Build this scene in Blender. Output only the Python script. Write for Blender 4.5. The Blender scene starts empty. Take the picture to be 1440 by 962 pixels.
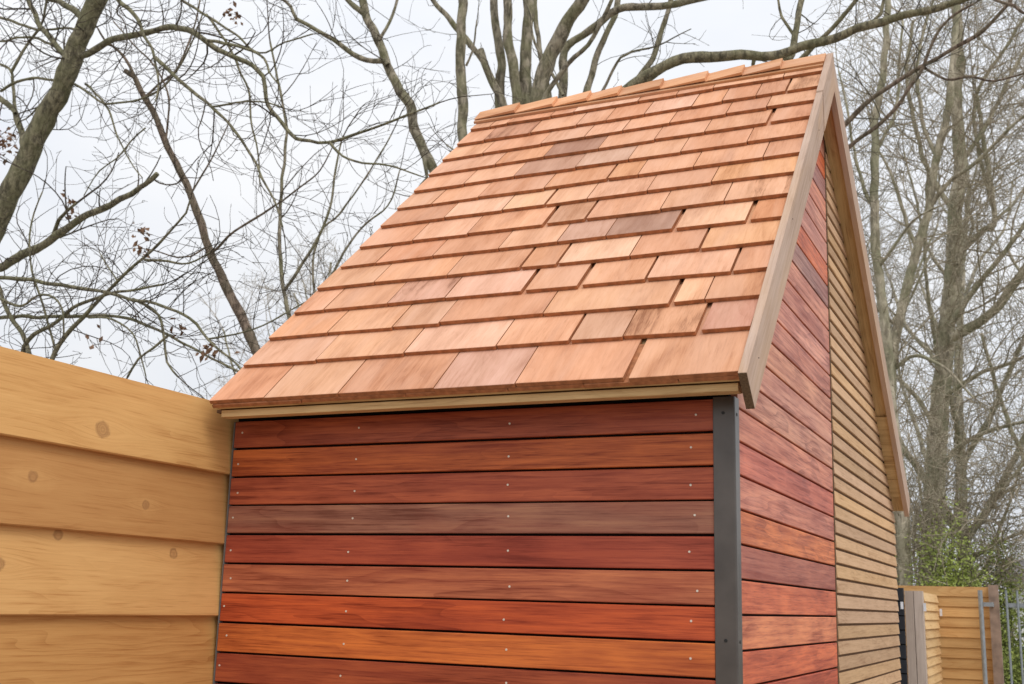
import bpy, math, random
from mathutils import Vector, Matrix, noise as mnoise
S = bpy.context.scene
COL = S.collection
R = math.radians

# ---------------------------------------------------------------- camera
cd = bpy.data.cameras.new('camera'); cam = bpy.data.objects.new('camera', cd); COL.objects.link(cam)
cam.matrix_world = Matrix(((0.90692326, 0.06755862, 0.41584376, 0.83043),
                           (0.42032884, -0.21193895, -0.88227294, -3.31136),
                           (0.02852835, 0.97494498, -0.22060919, 1.6),
                           (0, 0, 0, 1)))
cd.sensor_width = 36; cd.lens = 40.625; cd.clip_start = .05; cd.clip_end = 600
cd.dof.use_dof = True; cd.dof.focus_distance = 4.2; cd.dof.aperture_fstop = 6.8
S.camera = cam

# ---------------------------------------------------------------- sky and sun (overcast)
SUN_EL, SUN_AZ = R(52), R(128)          # azimuth measured from +Y towards +X
W = bpy.data.worlds.new('World'); S.world = W; W.use_nodes = True
nt = W.node_tree; N = nt.nodes; Lk = nt.links; N.clear()
out = N.new('ShaderNodeOutputWorld'); bg = N.new('ShaderNodeBackground'); bg.inputs[1].default_value = .1
sky = N.new('ShaderNodeTexSky'); sky.sky_type = 'NISHITA'; sky.sun_disc = False
sky.sun_elevation = SUN_EL; sky.sun_rotation = SUN_AZ; sky.dust_density = 3
tc = N.new('ShaderNodeTexCoord')
nz = N.new('ShaderNodeTexNoise'); nz.inputs['Scale'].default_value = 2.6; nz.inputs['Detail'].default_value = 5
nz.inputs['Roughness'].default_value = .5
mp = N.new('ShaderNodeMapping'); mp.inputs['Scale'].default_value = (1, 1, 2.4)
rp = N.new('ShaderNodeValToRGB'); e = rp.color_ramp.elements
e[0].position = .32; e[0].color = (8.5, 8.85, 9.5, 1); e[1].position = .66; e[1].color = (10.0, 10.05, 10.2, 1)
sp = N.new('ShaderNodeSeparateXYZ')
mr = N.new('ShaderNodeMapRange'); mr.inputs['From Min'].default_value = 0; mr.inputs['From Max'].default_value = 1
mr.inputs['To Min'].default_value = .9; mr.inputs['To Max'].default_value = 1.35   # an overcast sky is brighter overhead
vm = N.new('ShaderNodeVectorMath'); vm.operation = 'SCALE'
mx = N.new('ShaderNodeMix'); mx.data_type = 'RGBA'; mx.inputs['Factor'].default_value = .9
Lk.new(tc.outputs['Generated'], mp.inputs[0]); Lk.new(mp.outputs[0], nz.inputs['Vector'])
Lk.new(nz.outputs['Fac'], rp.inputs[0]); Lk.new(tc.outputs['Generated'], sp.inputs[0])
Lk.new(sp.outputs['Z'], mr.inputs['Value']); Lk.new(rp.outputs[0], vm.inputs[0]); Lk.new(mr.outputs[0], vm.inputs['Scale'])
Lk.new(sky.outputs[0], mx.inputs['A']); Lk.new(vm.outputs[0], mx.inputs['B'])
Lk.new(mx.outputs['Result'], bg.inputs[0]); Lk.new(bg.outputs[0], out.inputs[0])
sl = bpy.data.lights.new('sun', 'SUN'); sl.energy = 1.25; sl.angle = R(25); sl.color = (1, .965, .92)
so = bpy.data.objects.new('sun', sl); COL.objects.link(so)
sd = Vector((math.sin(SUN_AZ)*math.cos(SUN_EL), math.cos(SUN_AZ)*math.cos(SUN_EL), math.sin(SUN_EL)))
so.rotation_euler = sd.to_track_quat('Z', 'Y').to_euler(); so.location = (4, -4, 9)
S.view_settings.view_transform = 'Standard'; S.view_settings.look = 'None'
S.view_settings.exposure = 0; S.view_settings.gamma = 1

# ---------------------------------------------------------------- helpers
def tag(o, label=None, cat=None, group=None, kind=None):
    if label: o['label'] = label
    if cat: o['category'] = cat
    if group: o['group'] = group
    if kind: o['kind'] = kind
    return o
def empty(name, loc):
    o = bpy.data.objects.new(name, None); COL.objects.link(o); o.location = loc; o.empty_display_size = .1
    return o
def mesh(name, verts, faces, mat, parent=None, M=None, color=None, smooth=False):
    me = bpy.data.meshes.new(name); me.from_pydata(verts, [], faces); me.update()
    if smooth: me.polygons.foreach_set('use_smooth', [True]*len(me.polygons))
    return obj(name, me, mat, parent, M, color)
def obj(name, me, mat, parent=None, M=None, color=None):
    o = bpy.data.objects.new(name, me); COL.objects.link(o)
    if mat and not me.materials: me.materials.append(mat)
    M = M or Matrix.Identity(4)
    if parent:
        o.parent = parent
        if parent.type == 'EMPTY': M = Matrix.Translation(-parent.location) @ M
    o.matrix_local = M
    if color: o.color = (*color, 1)
    return o
def frame(loc, x, z):
    """matrix whose local x runs along x, local z along z"""
    x = Vector(x).normalized(); z = Vector(z).normalized(); y = z.cross(x)
    return Matrix(((x.x, y.x, z.x, loc[0]), (x.y, y.y, z.y, loc[1]), (x.z, y.z, z.z, loc[2]), (0, 0, 0, 1)))
def prism(sec, x0, x1):
    """polygon sec of (y, z) run from x0(y) to x1(y) along local x"""
    f0 = x0 if callable(x0) else (lambda y: x0); f1 = x1 if callable(x1) else (lambda y: x1)
    n = len(sec)
    v = [(f0(y), y, z) for y, z in sec] + [(f1(y), y, z) for y, z in sec]
    f = [tuple(range(n))[::-1], tuple(range(n, 2*n))] + [(i, (i+1) % n, n+(i+1) % n, n+i) for i in range(n)]
    # orientation: sec counter-clockwise seen from +x
    return v, f
def psec(h, t, c=.0015):
    return [(0, -t), (h, -t), (h, -c), (h-c, 0), (c, 0), (0, -c)]
def box(x0, x1, y0, y1, z0, z1):
    v = [(x0,y0,z0),(x1,y0,z0),(x1,y1,z0),(x0,y1,z0),(x0,y0,z1),(x1,y0,z1),(x1,y1,z1),(x0,y1,z1)]
    f = [(0,3,2,1),(4,5,6,7),(0,1,5,4),(1,2,6,5),(2,3,7,6),(3,0,4,7)]
    return v, f
def join(*ms):
    V, F = [], []
    for v, f in ms:
        b = len(V); V += v; F += [tuple(i+b for i in q) for q in f]
    return V, F
def cyl(p, q, r, n=10, r2=None):
    p, q = Vector(p), Vector(q); d = (q-p).normalized()
    a = d.orthogonal().normalized(); b = d.cross(a); r2 = r if r2 is None else r2
    V = [tuple(p+(a*math.cos(t)+b*math.sin(t))*r) for t in [2*math.pi*i/n for i in range(n)]]
    V += [tuple(q+(a*math.cos(t)+b*math.sin(t))*r2) for t in [2*math.pi*i/n for i in range(n)]]
    return V, [tuple(range(n))[::-1], tuple(range(n, 2*n))] + [(i, (i+1) % n, n+(i+1) % n, n+i) for i in range(n)]

# ---------------------------------------------------------------- materials
def newmat(name):
    m = bpy.data.materials.new(name); m.use_nodes = True
    n = m.node_tree.nodes; b = n['Principled BSDF']
    return m, m.node_tree, n, m.node_tree.links, b
def mathn(n, l, op, a, b=None, c=None):
    q = n.new('ShaderNodeMath'); q.operation = op
    for i, v in enumerate((a, b, c)):
        if v is None: continue
        if isinstance(v, (int, float)): q.inputs[i].default_value = v
        else: l.new(v, q.inputs[i])
    return q.outputs[0]
def mixc(n, l, f, a, b, mode='MIX'):
    q = n.new('ShaderNodeMix'); q.data_type = 'RGBA'; q.blend_type = mode
    for k, v in (('Factor', f), ('A', a), ('B', b)):
        s = q.inputs[k] if k == 'Factor' else [i for i in q.inputs if i.name == k and i.type == 'RGBA'][0]
        if isinstance(v, (int, float)): s.default_value = v
        elif isinstance(v, tuple): s.default_value = (*v, 1) if len(v) == 3 else v
        else: l.new(v, s)
    return [o for o in q.outputs if o.type == 'RGBA'][0]
def noise(n, l, vec, scale, sc, detail=4, dist=0., rough=.5):
    m_ = n.new('ShaderNodeMapping'); m_.inputs['Scale'].default_value = sc; l.new(vec, m_.inputs[0])
    q = n.new('ShaderNodeTexNoise'); q.inputs['Scale'].default_value = scale; q.inputs['Detail'].default_value = detail
    q.inputs['Distortion'].default_value = dist; q.inputs['Roughness'].default_value = rough
    l.new(m_.outputs[0], q.inputs['Vector']); return q.outputs['Fac']
def rng(n, l, v, a, b, c=0., d=1.):
    q = n.new('ShaderNodeMapRange'); q.inputs[1].default_value = a; q.inputs[2].default_value = b
    q.inputs[3].default_value = c; q.inputs[4].default_value = d; l.new(v, q.inputs[0]); return q.outputs[0]
def wood(name, base=None, dark=(.5, .35, .25), light=(1.25, 1.3, 1.35), ring=9., ring_amt=.5, streak=.5, blotch=.35,
         rough=.6, spec=.4, bump=.25, tint=None, tint_amt=0., knots=(), fine=1., bumpd=.002, freq=1.):
    """timber: local x = along the grain. base None = the piece's own colour"""
    m, t, n, l, b = newmat(name)
    tcn = n.new('ShaderNodeTexCoord'); oi = n.new('ShaderNodeObjectInfo')
    off = n.new('ShaderNodeCombineXYZ')
    for i, k in enumerate((37., 53., 91.)): l.new(mathn(n, l, 'MULTIPLY', oi.outputs['Random'], k), off.inputs[i])
    ad = n.new('ShaderNodeVectorMath'); l.new(tcn.outputs['Object'], ad.inputs[0]); l.new(off.outputs[0], ad.inputs[1])
    vec = ad.outputs[0]
    kmask = None; kwarp = None; khalo = None
    for (kx, ky, kr) in knots:                      # knots at fixed places on the piece, in its own metres
        sub = n.new('ShaderNodeVectorMath'); sub.operation = 'SUBTRACT'; l.new(tcn.outputs['Object'], sub.inputs[0]); sub.inputs[1].default_value = (kx, ky, 0)
        fl = n.new('ShaderNodeVectorMath'); fl.operation = 'MULTIPLY'; l.new(sub.outputs[0], fl.inputs[0]); fl.inputs[1].default_value = (.9, 1, 0)
        ln = n.new('ShaderNodeVectorMath'); ln.operation = 'LENGTH'; l.new(fl.outputs[0], ln.inputs[0])
        dd = mathn(n, l, 'ADD', ln.outputs['Value'], rng(n, l, noise(n, l, tcn.outputs['Object'], 45, (1, 1, 0), 3), .3, .7, -kr*.16, kr*.16))
        mk = rng(n, l, dd, kr*.75, kr*1.15, 1, 0)
        sy = n.new('ShaderNodeSeparateXYZ'); l.new(sub.outputs[0], sy.inputs[0])
        # fibres sweep round the knot
        sc = n.new('ShaderNodeVectorMath'); sc.operation = 'MULTIPLY'; l.new(sub.outputs[0], sc.inputs[0]); sc.inputs[1].default_value = (.45, 1, 0)
        ls = n.new('ShaderNodeVectorMath'); ls.operation = 'LENGTH'; l.new(sc.outputs[0], ls.inputs[0])
        fall = mathn(n, l, 'POWER', 2.718, mathn(n, l, 'MULTIPLY', mathn(n, l, 'POWER', mathn(n, l, 'DIVIDE', ls.outputs['Value'], kr*2.2), 2), -1))
        w_ = mathn(n, l, 'MULTIPLY', mathn(n, l, 'MULTIPLY', fall, kr*1.4), mathn(n, l, 'SIGN', sy.outputs[1]))
        kwarp = w_ if kwarp is None else mathn(n, l, 'ADD', kwarp, w_)
        kk = n.new('ShaderNodeTexWave'); kk.wave_type = 'RINGS'; kk.rings_direction = 'SPHERICAL'; kk.inputs['Scale'].default_value = 45; kk.inputs['Distortion'].default_value = 1.5
        l.new(sub.outputs[0], kk.inputs['Vector'])
        m2 = mathn(n, l, 'MULTIPLY', mk, mathn(n, l, 'ADD', mathn(n, l, 'MULTIPLY', kk.outputs['Fac'], .18), rng(n, l, dd, kr*.6, kr*.98, .38, .75)))
        hl = rng(n, l, mathn(n, l, 'ADD', ls.outputs['Value'], rng(n, l, noise(n, l, tcn.outputs['Object'], 22, (1, 1, 0), 3), .3, .7, -kr*.6, kr*.6)), kr*1.1, kr*3., 1, 0)
        khalo = hl if khalo is None else mathn(n, l, 'MAXIMUM', khalo, hl)
        kmask = m2 if kmask is None else mathn(n, l, 'MAXIMUM', kmask, m2)
    if kwarp is not None:
        cw = n.new('ShaderNodeCombineXYZ'); l.new(mathn(n, l, 'MULTIPLY', kwarp, -1), cw.inputs[1])
        a2 = n.new('ShaderNodeVectorMath'); l.new(vec, a2.inputs[0]); l.new(cw.outputs[0], a2.inputs[1]); vec = a2.outputs[0]
    low = noise(n, l, vec, 1., (1.2*freq, 7*freq, 7*freq), 2)
    sepv = n.new('ShaderNodeSeparateXYZ'); l.new(vec, sepv.inputs[0])
    acr = mathn(n, l, 'ADD', mathn(n, l, 'MULTIPLY', sepv.outputs[1], ring), mathn(n, l, 'MULTIPLY', low, ring*.42))
    acr = mathn(n, l, 'ADD', acr, mathn(n, l, 'MULTIPLY', sepv.outputs[2], ring*.7))
    sine = mathn(n, l, 'FRACT', acr)
    rg = mathn(n, l, 'POWER', sine, 2.2)
    ringmod = rng(n, l, noise(n, l, vec, 1., (.8*freq, 3*freq, 3*freq), 2), .35, .65, 0, 1)
    rg = mathn(n, l, 'MULTIPLY', rg, ringmod)
    st = noise(n, l, vec, 1., (2.5*freq, 70*freq, 70*freq), 5, .3, .6)
    fi = noise(n, l, vec, 1., (14*freq, 420*freq, 420*freq), 3, 0, .6)
    cr = noise(n, l, vec, 1., (5*freq, 190*freq, 190*freq), 3, .15, .7)
    bl = noise(n, l, vec, 1., (3.2*freq, 9*freq, 9*freq), 3, .5)
    src = oi.outputs['Color'] if base is None else base
    dk = mixc(n, l, 1., src, dark, 'MULTIPLY'); lt = mixc(n, l, 1., src, light, 'MULTIPLY')
    v = rng(n, l, st, .3, .7, -.5, .5)
    val = mathn(n, l, 'MULTIPLY', v, streak)
    val = mathn(n, l, 'ADD', val, mathn(n, l, 'MULTIPLY', rg, -ring_amt))
    val = mathn(n, l, 'ADD', val, mathn(n, l, 'MULTIPLY', rng(n, l, bl, .3, .7, -.5, .5), blotch))
    val = mathn(n, l, 'ADD', val, mathn(n, l, 'MULTIPLY', rng(n, l, fi, .3, .7, -.5, .5), .22*fine))
    val = mathn(n, l, 'ADD', val, mathn(n, l, 'MULTIPLY', rng(n, l, cr, .52, .68, 0, -1), .34*fine))
    val = mathn(n, l, 'ADD', val, .68)
    q = n.new('ShaderNodeClamp'); l.new(val, q.inputs[0]); val = q.outputs[0]
    c = mixc(n, l, rng(n, l, val, 0, .55), dk, src)
    c = mixc(n, l, rng(n, l, val, .55, 1.), c, lt)
    if tint:
        tn = noise(n, l, vec, 1., (1.6*freq, 9*freq, 9*freq), 4, .6)
        c = mixc(n, l, mathn(n, l, 'MULTIPLY', rng(n, l, tn, .45, .7), tint_amt), c, tint)
    if kmask is not None:
        c = mixc(n, l, mathn(n, l, 'MULTIPLY', khalo, .2), c, (.80, .47, .18))
        c = mixc(n, l, kmask, c, (.30, .14, .055))
    l.new(c, b.inputs['Base Color'])
    l.new(rng(n, l, st, .3, .7, rough+.08, rough-.08), b.inputs['Roughness'])
    b.inputs['Specular IOR Level'].default_value = spec
    bp = n.new('ShaderNodeBump'); bp.inputs['Strength'].default_value = bump; bp.inputs['Distance'].default_value = bumpd
    l.new(mathn(n, l, 'ADD', mathn(n, l, 'MULTIPLY', fi, .5), mathn(n, l, 'ADD', st, mathn(n, l, 'MULTIPLY', rg, -.3))), bp.inputs['Height'])
    l.new(bp.outputs[0], b.inputs['Normal'])
    return m
def plain(name, col, rough=.6, metal=0., spec=.5, var=.15, scale=20., bump=.0):
    m, t, n, l, b = newmat(name)
    tcn = n.new('ShaderNodeTexCoord')
    f = noise(n, l, tcn.outputs['Object'], scale, (1, 1, 1), 5)
    a = tuple(x*(1-var) for x in col); z = tuple(min(1, x*(1+var)) for x in col)
    l.new(mixc(n, l, rng(n, l, f, .3, .7), a, z), b.inputs['Base Color'])
    b.inputs['Roughness'].default_value = rough; b.inputs['Metallic'].default_value = metal
    b.inputs['Specular IOR Level'].default_value = spec
    if bump:
        bp = n.new('ShaderNodeBump'); bp.inputs['Strength'].default_value = bump; bp.inputs['Distance'].default_value = .01
        l.new(f, bp.inputs['Height']); l.new(bp.outputs[0], b.inputs['Normal'])
    return m
def bark(name, a, b_, moss, mossamt, scale=1.):
    m, t, n, l, b = newmat(name)
    tcn = n.new('ShaderNodeTexCoord'); v = tcn.outputs['Object']
    f = noise(n, l, v, 26*scale, (1, 1, .35), 6, .4, .65); g = noise(n, l, v, 5*scale, (1, 1, 1), 4, .5)
    h = noise(n, l, v, 60*scale, (1, 1, .6), 3)
    c = mixc(n, l, rng(n, l, f, .4, .6), tuple(x*.75 for x in a), tuple(x*1.2 for x in b_))
    li = noise(n, l, v, 38*scale, (1, 1, .8), 4, .6, .7)
    c = mixc(n, l, mathn(n, l, 'MULTIPLY', rng(n, l, li, .58, .66), .55), c, tuple(min(1, x*1.75) for x in b_))
    c = mixc(n, l, mathn(n, l, 'MULTIPLY', rng(n, l, g, .42, .6), mossamt), c, moss)
    c = mixc(n, l, mathn(n, l, 'MULTIPLY', rng(n, l, h, .6, .72), .5), c, tuple(x*.35 for x in a))
    l.new(c, b.inputs['Base Color']); b.inputs['Roughness'].default_value = .9; b.inputs['Specular IOR Level'].default_value = .2
    bp = n.new('ShaderNodeBump'); bp.inputs['Strength'].default_value = 1.; bp.inputs['Distance'].default_value = .03
    l.new(f, bp.inputs['Height']); l.new(bp.outputs[0], b.inputs['Normal'])
    return m

M_hard = wood('oiled_hardwood', None, dark=(.5, .36, .34), light=(1.35, 1.5, 1.35), ring=18, ring_amt=.4, streak=.75, blotch=.5, rough=.46, spec=.36, tint=(.27, .035, .022), tint_amt=.38, fine=1.3, bump=.25, bumpd=.0012)
M_cedar = wood('cedar_shingle', None, dark=(.62, .5, .42), light=(1.2, 1.3, 1.4), ring=30, ring_amt=.16, streak=.26, blotch=.6, rough=.75, spec=.25, bump=.3, bumpd=.0012, freq=1., fine=.6, tint=(.74, .45, .32), tint_amt=.35)
M_butt = plain('cedar_end_grain', (.40, .165, .075), .85, 0, .2, .25, 45)
M_cedar_stain = wood('stained_cedar_shingle', None, dark=(.5, .42, .37), light=(1.15, 1.22, 1.3), ring=14, ring_amt=.5, streak=.35, blotch=1., rough=.75, spec=.25, bump=.4, bumpd=.0015, tint=(.36, .18, .10), tint_amt=.55)
M_barge = wood('weathered_larch', (.50, .355, .27), dark=(.75, .7, .66), light=(1.2, 1.25, 1.3), ring=26, ring_amt=.3, streak=.4, blotch=.4, rough=.75, spec=.25, tint=(.62, .38, .19), tint_amt=.4)
M_tan = wood('pine_soffit', (.60, .41, .20), ring=26, ring_amt=.35, streak=.4, rough=.75, spec=.2)
M_endgrain = plain('dark_end_grain', (.15, .1, .06), .9, 0, .2, .35, 220)
M_slat = wood('cedar_slat', None, dark=(.65, .55, .5), light=(1.2, 1.22, 1.25), ring=30, ring_amt=.3, streak=.4, blotch=.35, rough=.75, spec=.25)
M_membrane = plain('black_membrane', (.008, .008, .009), .8, 0, .2)
M_darkwood = plain('dark_brown_deck', (.16, .09, .05), .9, 0, .2)  # dark brown timber of the decks, slat backing and eave boards
M_metal = plain('grey_powder_coated_metal', (.080, .068, .060), .3, .0, .6, .3, 7)
M_screw = plain('steel_screw', (.75, .7, .6), .5, .2)
M_dscrew = plain('dark_screw', (.03, .03, .03), .4, .5)
FD = dict(dark=(.72, .6, .5), light=(1.12, 1.18, 1.25), ring=42, streak=.42, blotch=.4, rough=.68, spec=.3, bump=.3, freq=.8)
M_pine = wood('treated_pine', None, ring_amt=.38, **FD)

# ================================================================ THE SHED
shed = tag(empty('garden_shed', (-.9, 1.7, 0)), 'steep roofed wooden shed clad in red hardwood planks under orange cedar shingles', 'shed')
A1 = R(46.1); A2 = R(38.6)
U1 = Vector((0, math.cos(A1), math.sin(A1))); N1 = Vector((0, -math.sin(A1), math.cos(A1)))
U2 = Vector((0, -math.cos(A2), math.sin(A2))); N2 = Vector((0, math.sin(A2), math.cos(A2)))
P0 = Vector((0, -.19, 2.246)); YR, ZR = 1.477, 3.978
XI, XO = .06, .085                                  # inner and outer face of the bargeboards
def zf(Y): return 2.246 + (Y+.19)*math.tan(A1)      # plane of the front slope
def zr(Y): return ZR - (Y-YR)*math.tan(A2)
YB = 3.62                                           # rear wall
rnd = random.Random(5)

# --- inner body with black membrane: pentagonal prism
d1 = .085/math.cos(A1); d2 = .085/math.cos(A2)
prof = [(.022, 0), (.022, 2.232), (.1, zf(.1)-d1), (YR, ZR-d1-.01), (YB-.025, zr(YB-.025)-d2), (YB-.025, 0)]
v = [(-1.8236 + max(0, z-2.24)*.115, y, z) for y, z in prof] + [(-.024, y, z) for y, z in prof]; n_ = len(prof)
f = [tuple(range(n_)), tuple(range(n_, 2*n_))[::-1]] + [(i, n_+i, n_+(i+1) % n_, (i+1) % n_) for i in range(n_)]
mesh('wall', v, f, M_membrane, shed)

# --- front planks
fcol = [(.37,.082,.038), (.50,.118,.034), (.40,.088,.042), (.31,.125,.082), (.35,.066,.036), (.46,.135,.066), (.50,.085,.028), (.56,.14,.036), (.34,.072,.032)]
me_screw = None
def screw_mesh(r=.0032, mat=None, n=8):
    v, f = cyl((0, 0, -.004), (0, 0, .0015), r, n, r*.8)
    me = bpy.data.meshes.new('screw'); me.from_pydata(v, [], f); me.materials.append(mat); return me
me_screw = screw_mesh(.0042, M_screw); me_bolt = screw_mesh(.006, M_dscrew, 12); me_tiny = screw_mesh(.002, M_dscrew)
for k in range(22):
    top = 2.207 - .1005*k; h = .0935
    if top-h < .02: break
    c = fcol[k] if k < len(fcol) else (rnd.uniform(.27,.5), rnd.uniform(.05,.11), rnd.uniform(.025,.05))
    L = 1.752
    vv, ff = prism(psec(h, .02, .002), 0, L)
    dy = rnd.uniform(-.0015, .0015); h -= rnd.uniform(0, .0022)
    p = mesh('plank', vv, ff, M_hard, shed, frame((-1.819, dy, top-h), (1, 0, 0), (0, -1, 0)), c)
    if k < 12:
        for sx in (.026, .517, 1.1, 1.69):
            obj('screw', me_screw, None, p, Matrix.Translation((sx+rnd.uniform(-.012, .012), h*.5+rnd.uniform(-.008, .008), 0)))
vv, ff = box(-1.8243, -1.8205, -.002, .02, .02, 2.207)
mesh('edge_trim', vv, ff, plain('aluminium_trim', (.16, .15, .14), .5, 0), shed)

# --- corner post, an angle of folded metal
arc = [(-.006+.006*math.sin(a), .002-.006*math.cos(a)) for a in [R(15*i) for i in range(7)]]
out_ = [(-.065, -.004)] + arc + [(0, .047)]; inn = [(-.003, .047), (-.003, -.0005), (-.065, -.0005)]
pl_ = out_ + inn; n_ = len(pl_)
vv = [(x, y, .02) for x, y in pl_] + [(x, y, 2.213) for x, y in pl_]
k_ = len(out_)
ff = [(i, (i+1) % n_, n_+(i+1) % n_, n_+i) for i in range(n_)] + [tuple(range(n_))[::-1], tuple(range(n_, 2*n_))]
cp = mesh('corner_post', vv, ff, M_metal, shed)
for z in (2.165, 1.515, .9, .3):
    obj('screw', me_bolt, None, cp, frame((-.035, -.004, z), (1, 0, 0), (0, -1, 0)))
    obj('screw', me_bolt, None, cp, frame((0, .02, z-.003), (0, 1, 0), (1, 0, 0)))

# --- red planks of the gable, each cut along the rake
def seam(z): return 1.64 + (z-1.7)*.04
scol = {0: (.64,.27,.17), 1: (.62,.21,.13), 2: (.58,.145,.09), 3: (.60,.2,.13), 4: (.72,.20,.065), 5: (.44,.13,.085), 6: (.62,.14,.06), 7: (.68,.21,.10), 8: (.64,.14,.06), 9: (.56,.11,.05)}  # paler and pinker than the front planks: sky sheen mixed into the colour
ups = [(0.615, 0.25, 0.168), (0.657, 0.27, 0.16), (0.594, 0.21, 0.134), (0.657, 0.26, 0.185), (0.594, 0.21, 0.134), (0.657, 0.25, 0.16), (0.382, 0.17, 0.134), (0.657, 0.15, 0.05), (0.551, 0.21, 0.151), (0.636, 0.26, 0.176), (0.615, 0.21, 0.126), (0.382, 0.16, 0.134), (0.636, 0.14, 0.05), (0.466, 0.18, 0.134), (0.657, 0.15, 0.067), (0.53, 0.13, 0.067)]  # upper gable planks, sky sheen mixed into their colour too
z = .0; base = 2.2935 - .1005*23
for k in range(0, 38):
    z0 = base + .1005*k; h = .0935
    if z0 < .01: z0 = .015
    i = round((2.2935-z0)/.1005) - 1        # 0 = first full plank below the eave
    c = scol.get(i, (.5,.11,.06)) if i >= 0 else ups[(-i-1) % len(ups)]
    def ystart(y, z0=z0):
        zz = z0+y
        return .048 if zz < 2.2 else max(.048, -.19 + (zz + .09 - 2.246)/math.tan(A1))
    e0, e1 = seam(z0)-.006, seam(z0+h)-.006
    if ystart(h) >= e1-.02: break
    vv, ff = prism(psec(h, .02, .002), ystart, lambda y, a=e0, b=e1, h=h: a+(b-a)*y/h)
    mesh('plank', vv, ff, M_hard, shed, frame((-.004, 0, z0), (0, 1, 0), (1, 0, 0)), c)
    top_red = z0+h

# --- pale slats of the gable
sp_ = .0615; z0 = .02; k = 0
while True:
    h = sp_-.0095
    ez = lambda y, z0=z0: min(YB+(z0-1.7)*.04, YR + (ZR-.10-(z0+y))/math.tan(A2))
    s0 = lambda y, z0=z0: max(seam(z0)+.008, -.19 + (z0+y+.09-2.246)/math.tan(A1))
    if ez(h)-s0(h) < .015: break
    b = rnd.uniform(.8, 1.12); w = rnd.uniform(0, 1)
    c = ((.56+.05*w)*b, (.36+.02*w)*b, (.195+.03*(1-w))*b)
    sec = [(0, -.02), (h, -.02), (h, -.007), (h-.002, -.005), (.002, 0), (0, -.002)]
    vv, ff = prism(sec, s0, ez)
    mesh('slat', vv, ff, M_slat, shed, frame((.004, 0, z0), (0, 1, 0), (1, 0, 0)), c)
    z0 += sp_; k += 1
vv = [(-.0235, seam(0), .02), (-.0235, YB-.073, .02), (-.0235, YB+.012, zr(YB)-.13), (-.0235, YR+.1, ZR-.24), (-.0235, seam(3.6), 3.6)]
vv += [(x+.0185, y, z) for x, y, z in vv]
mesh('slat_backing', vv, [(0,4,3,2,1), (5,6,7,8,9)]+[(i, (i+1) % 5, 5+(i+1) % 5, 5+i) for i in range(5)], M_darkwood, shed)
# brown rebate between planks and slats
zt = 3.75
vv = [(-.02, seam(0)-.004, .02), (-.02, seam(0)+.006, .02), (-.02, seam(zt)+.006, zt), (-.02, seam(zt)-.004, zt)]
vv += [(x+.019, y, z) for x, y, z in vv]
mesh('seam_strip', vv, [(0,3,2,1),(4,5,6,7),(0,1,5,4),(1,2,6,5),(2,3,7,6),(3,0,4,7)], M_endgrain, shed)

# --- roof decks (front and rear), following the slopes
def slab(P, U, Nn, u0, u1, x0, x1, t0, t1, x0b=None):
    """box on a slope: u along it, t along its normal"""
    v = []
    for t in (t0, t1):
        for u, x in ((u0, x0), (u0, x1), (u1, x1), (u1, x0 if x0b is None else x0b)):
            q = P + U*u + Nn*t; v.append((x, q.y, q.z))
    return v, [(0,3,2,1),(4,5,6,7),(0,1,5,4),(1,2,6,5),(2,3,7,6),(3,0,4,7)]
LF = (YR+.19)/math.cos(A1)
roof = mesh('roof', *slab(P0, U1, N1, .03, LF-.01, -1.785, XI-.001, -.07, -.042, -1.62), M_darkwood, shed)
PR = Vector((0, YR, ZR)); D2 = -U2                       # down the rear slope
LR = 2.80
mesh('rear_roof_deck', *slab(PR, D2, N2, .02, LR-.02, -1.62, XI-.001, -.075, -.045, -1.7), M_darkwood, shed)
# left hand verge of the deck, tapering like the shingles do
# soffit boards seen under the overhang
def soff(P, U, Nn, u0, u1, name):
    q = P + U*u0 - Nn*.085
    L = u1-u0
    vv, ff = prism([(0, -.009), (.0595, -.009), (.0595, 0), (0, 0)], 0, L)
    x = U.normalized(); zz = -Nn
    M = frame((.0005, q.y, q.z), x, zz)
    if M.col[1].x < 0: M = M @ Matrix.Translation((0, -.0595, 0))
    return mesh(name, vv, ff, M_tan, shed, M)
soff(PR, D2, N2, .09, LR-.015, 'soffit_board')
soff(P0, U1, N1, .10, LF-.1, 'soffit_board')
mesh('rafter_end', *slab(PR, D2, N2, LR-.75, LR-.145, .0015, .058, -.100, -.0965), M_tan, shed)

# --- eave batten and black flashing
vv, ff = prism(psec(.024, .045, .001), 0, 1.815)
mesh('eave_batten', vv, ff, M_tan, shed, frame((-1.77, -.142, 2.2015), (1, 0, 0), (0, -1, 0)))
vv, ff = box(-1.826, .02, -.1, .02, 2.2255, 2.236)
mesh('eave_board', vv, ff, M_darkwood, shed)
rear = box(-1.62, -.03, YB-.1, YB+.0, 2.21, 2.235)
mesh('eave_board', *rear, M_darkwood, shed)

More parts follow.
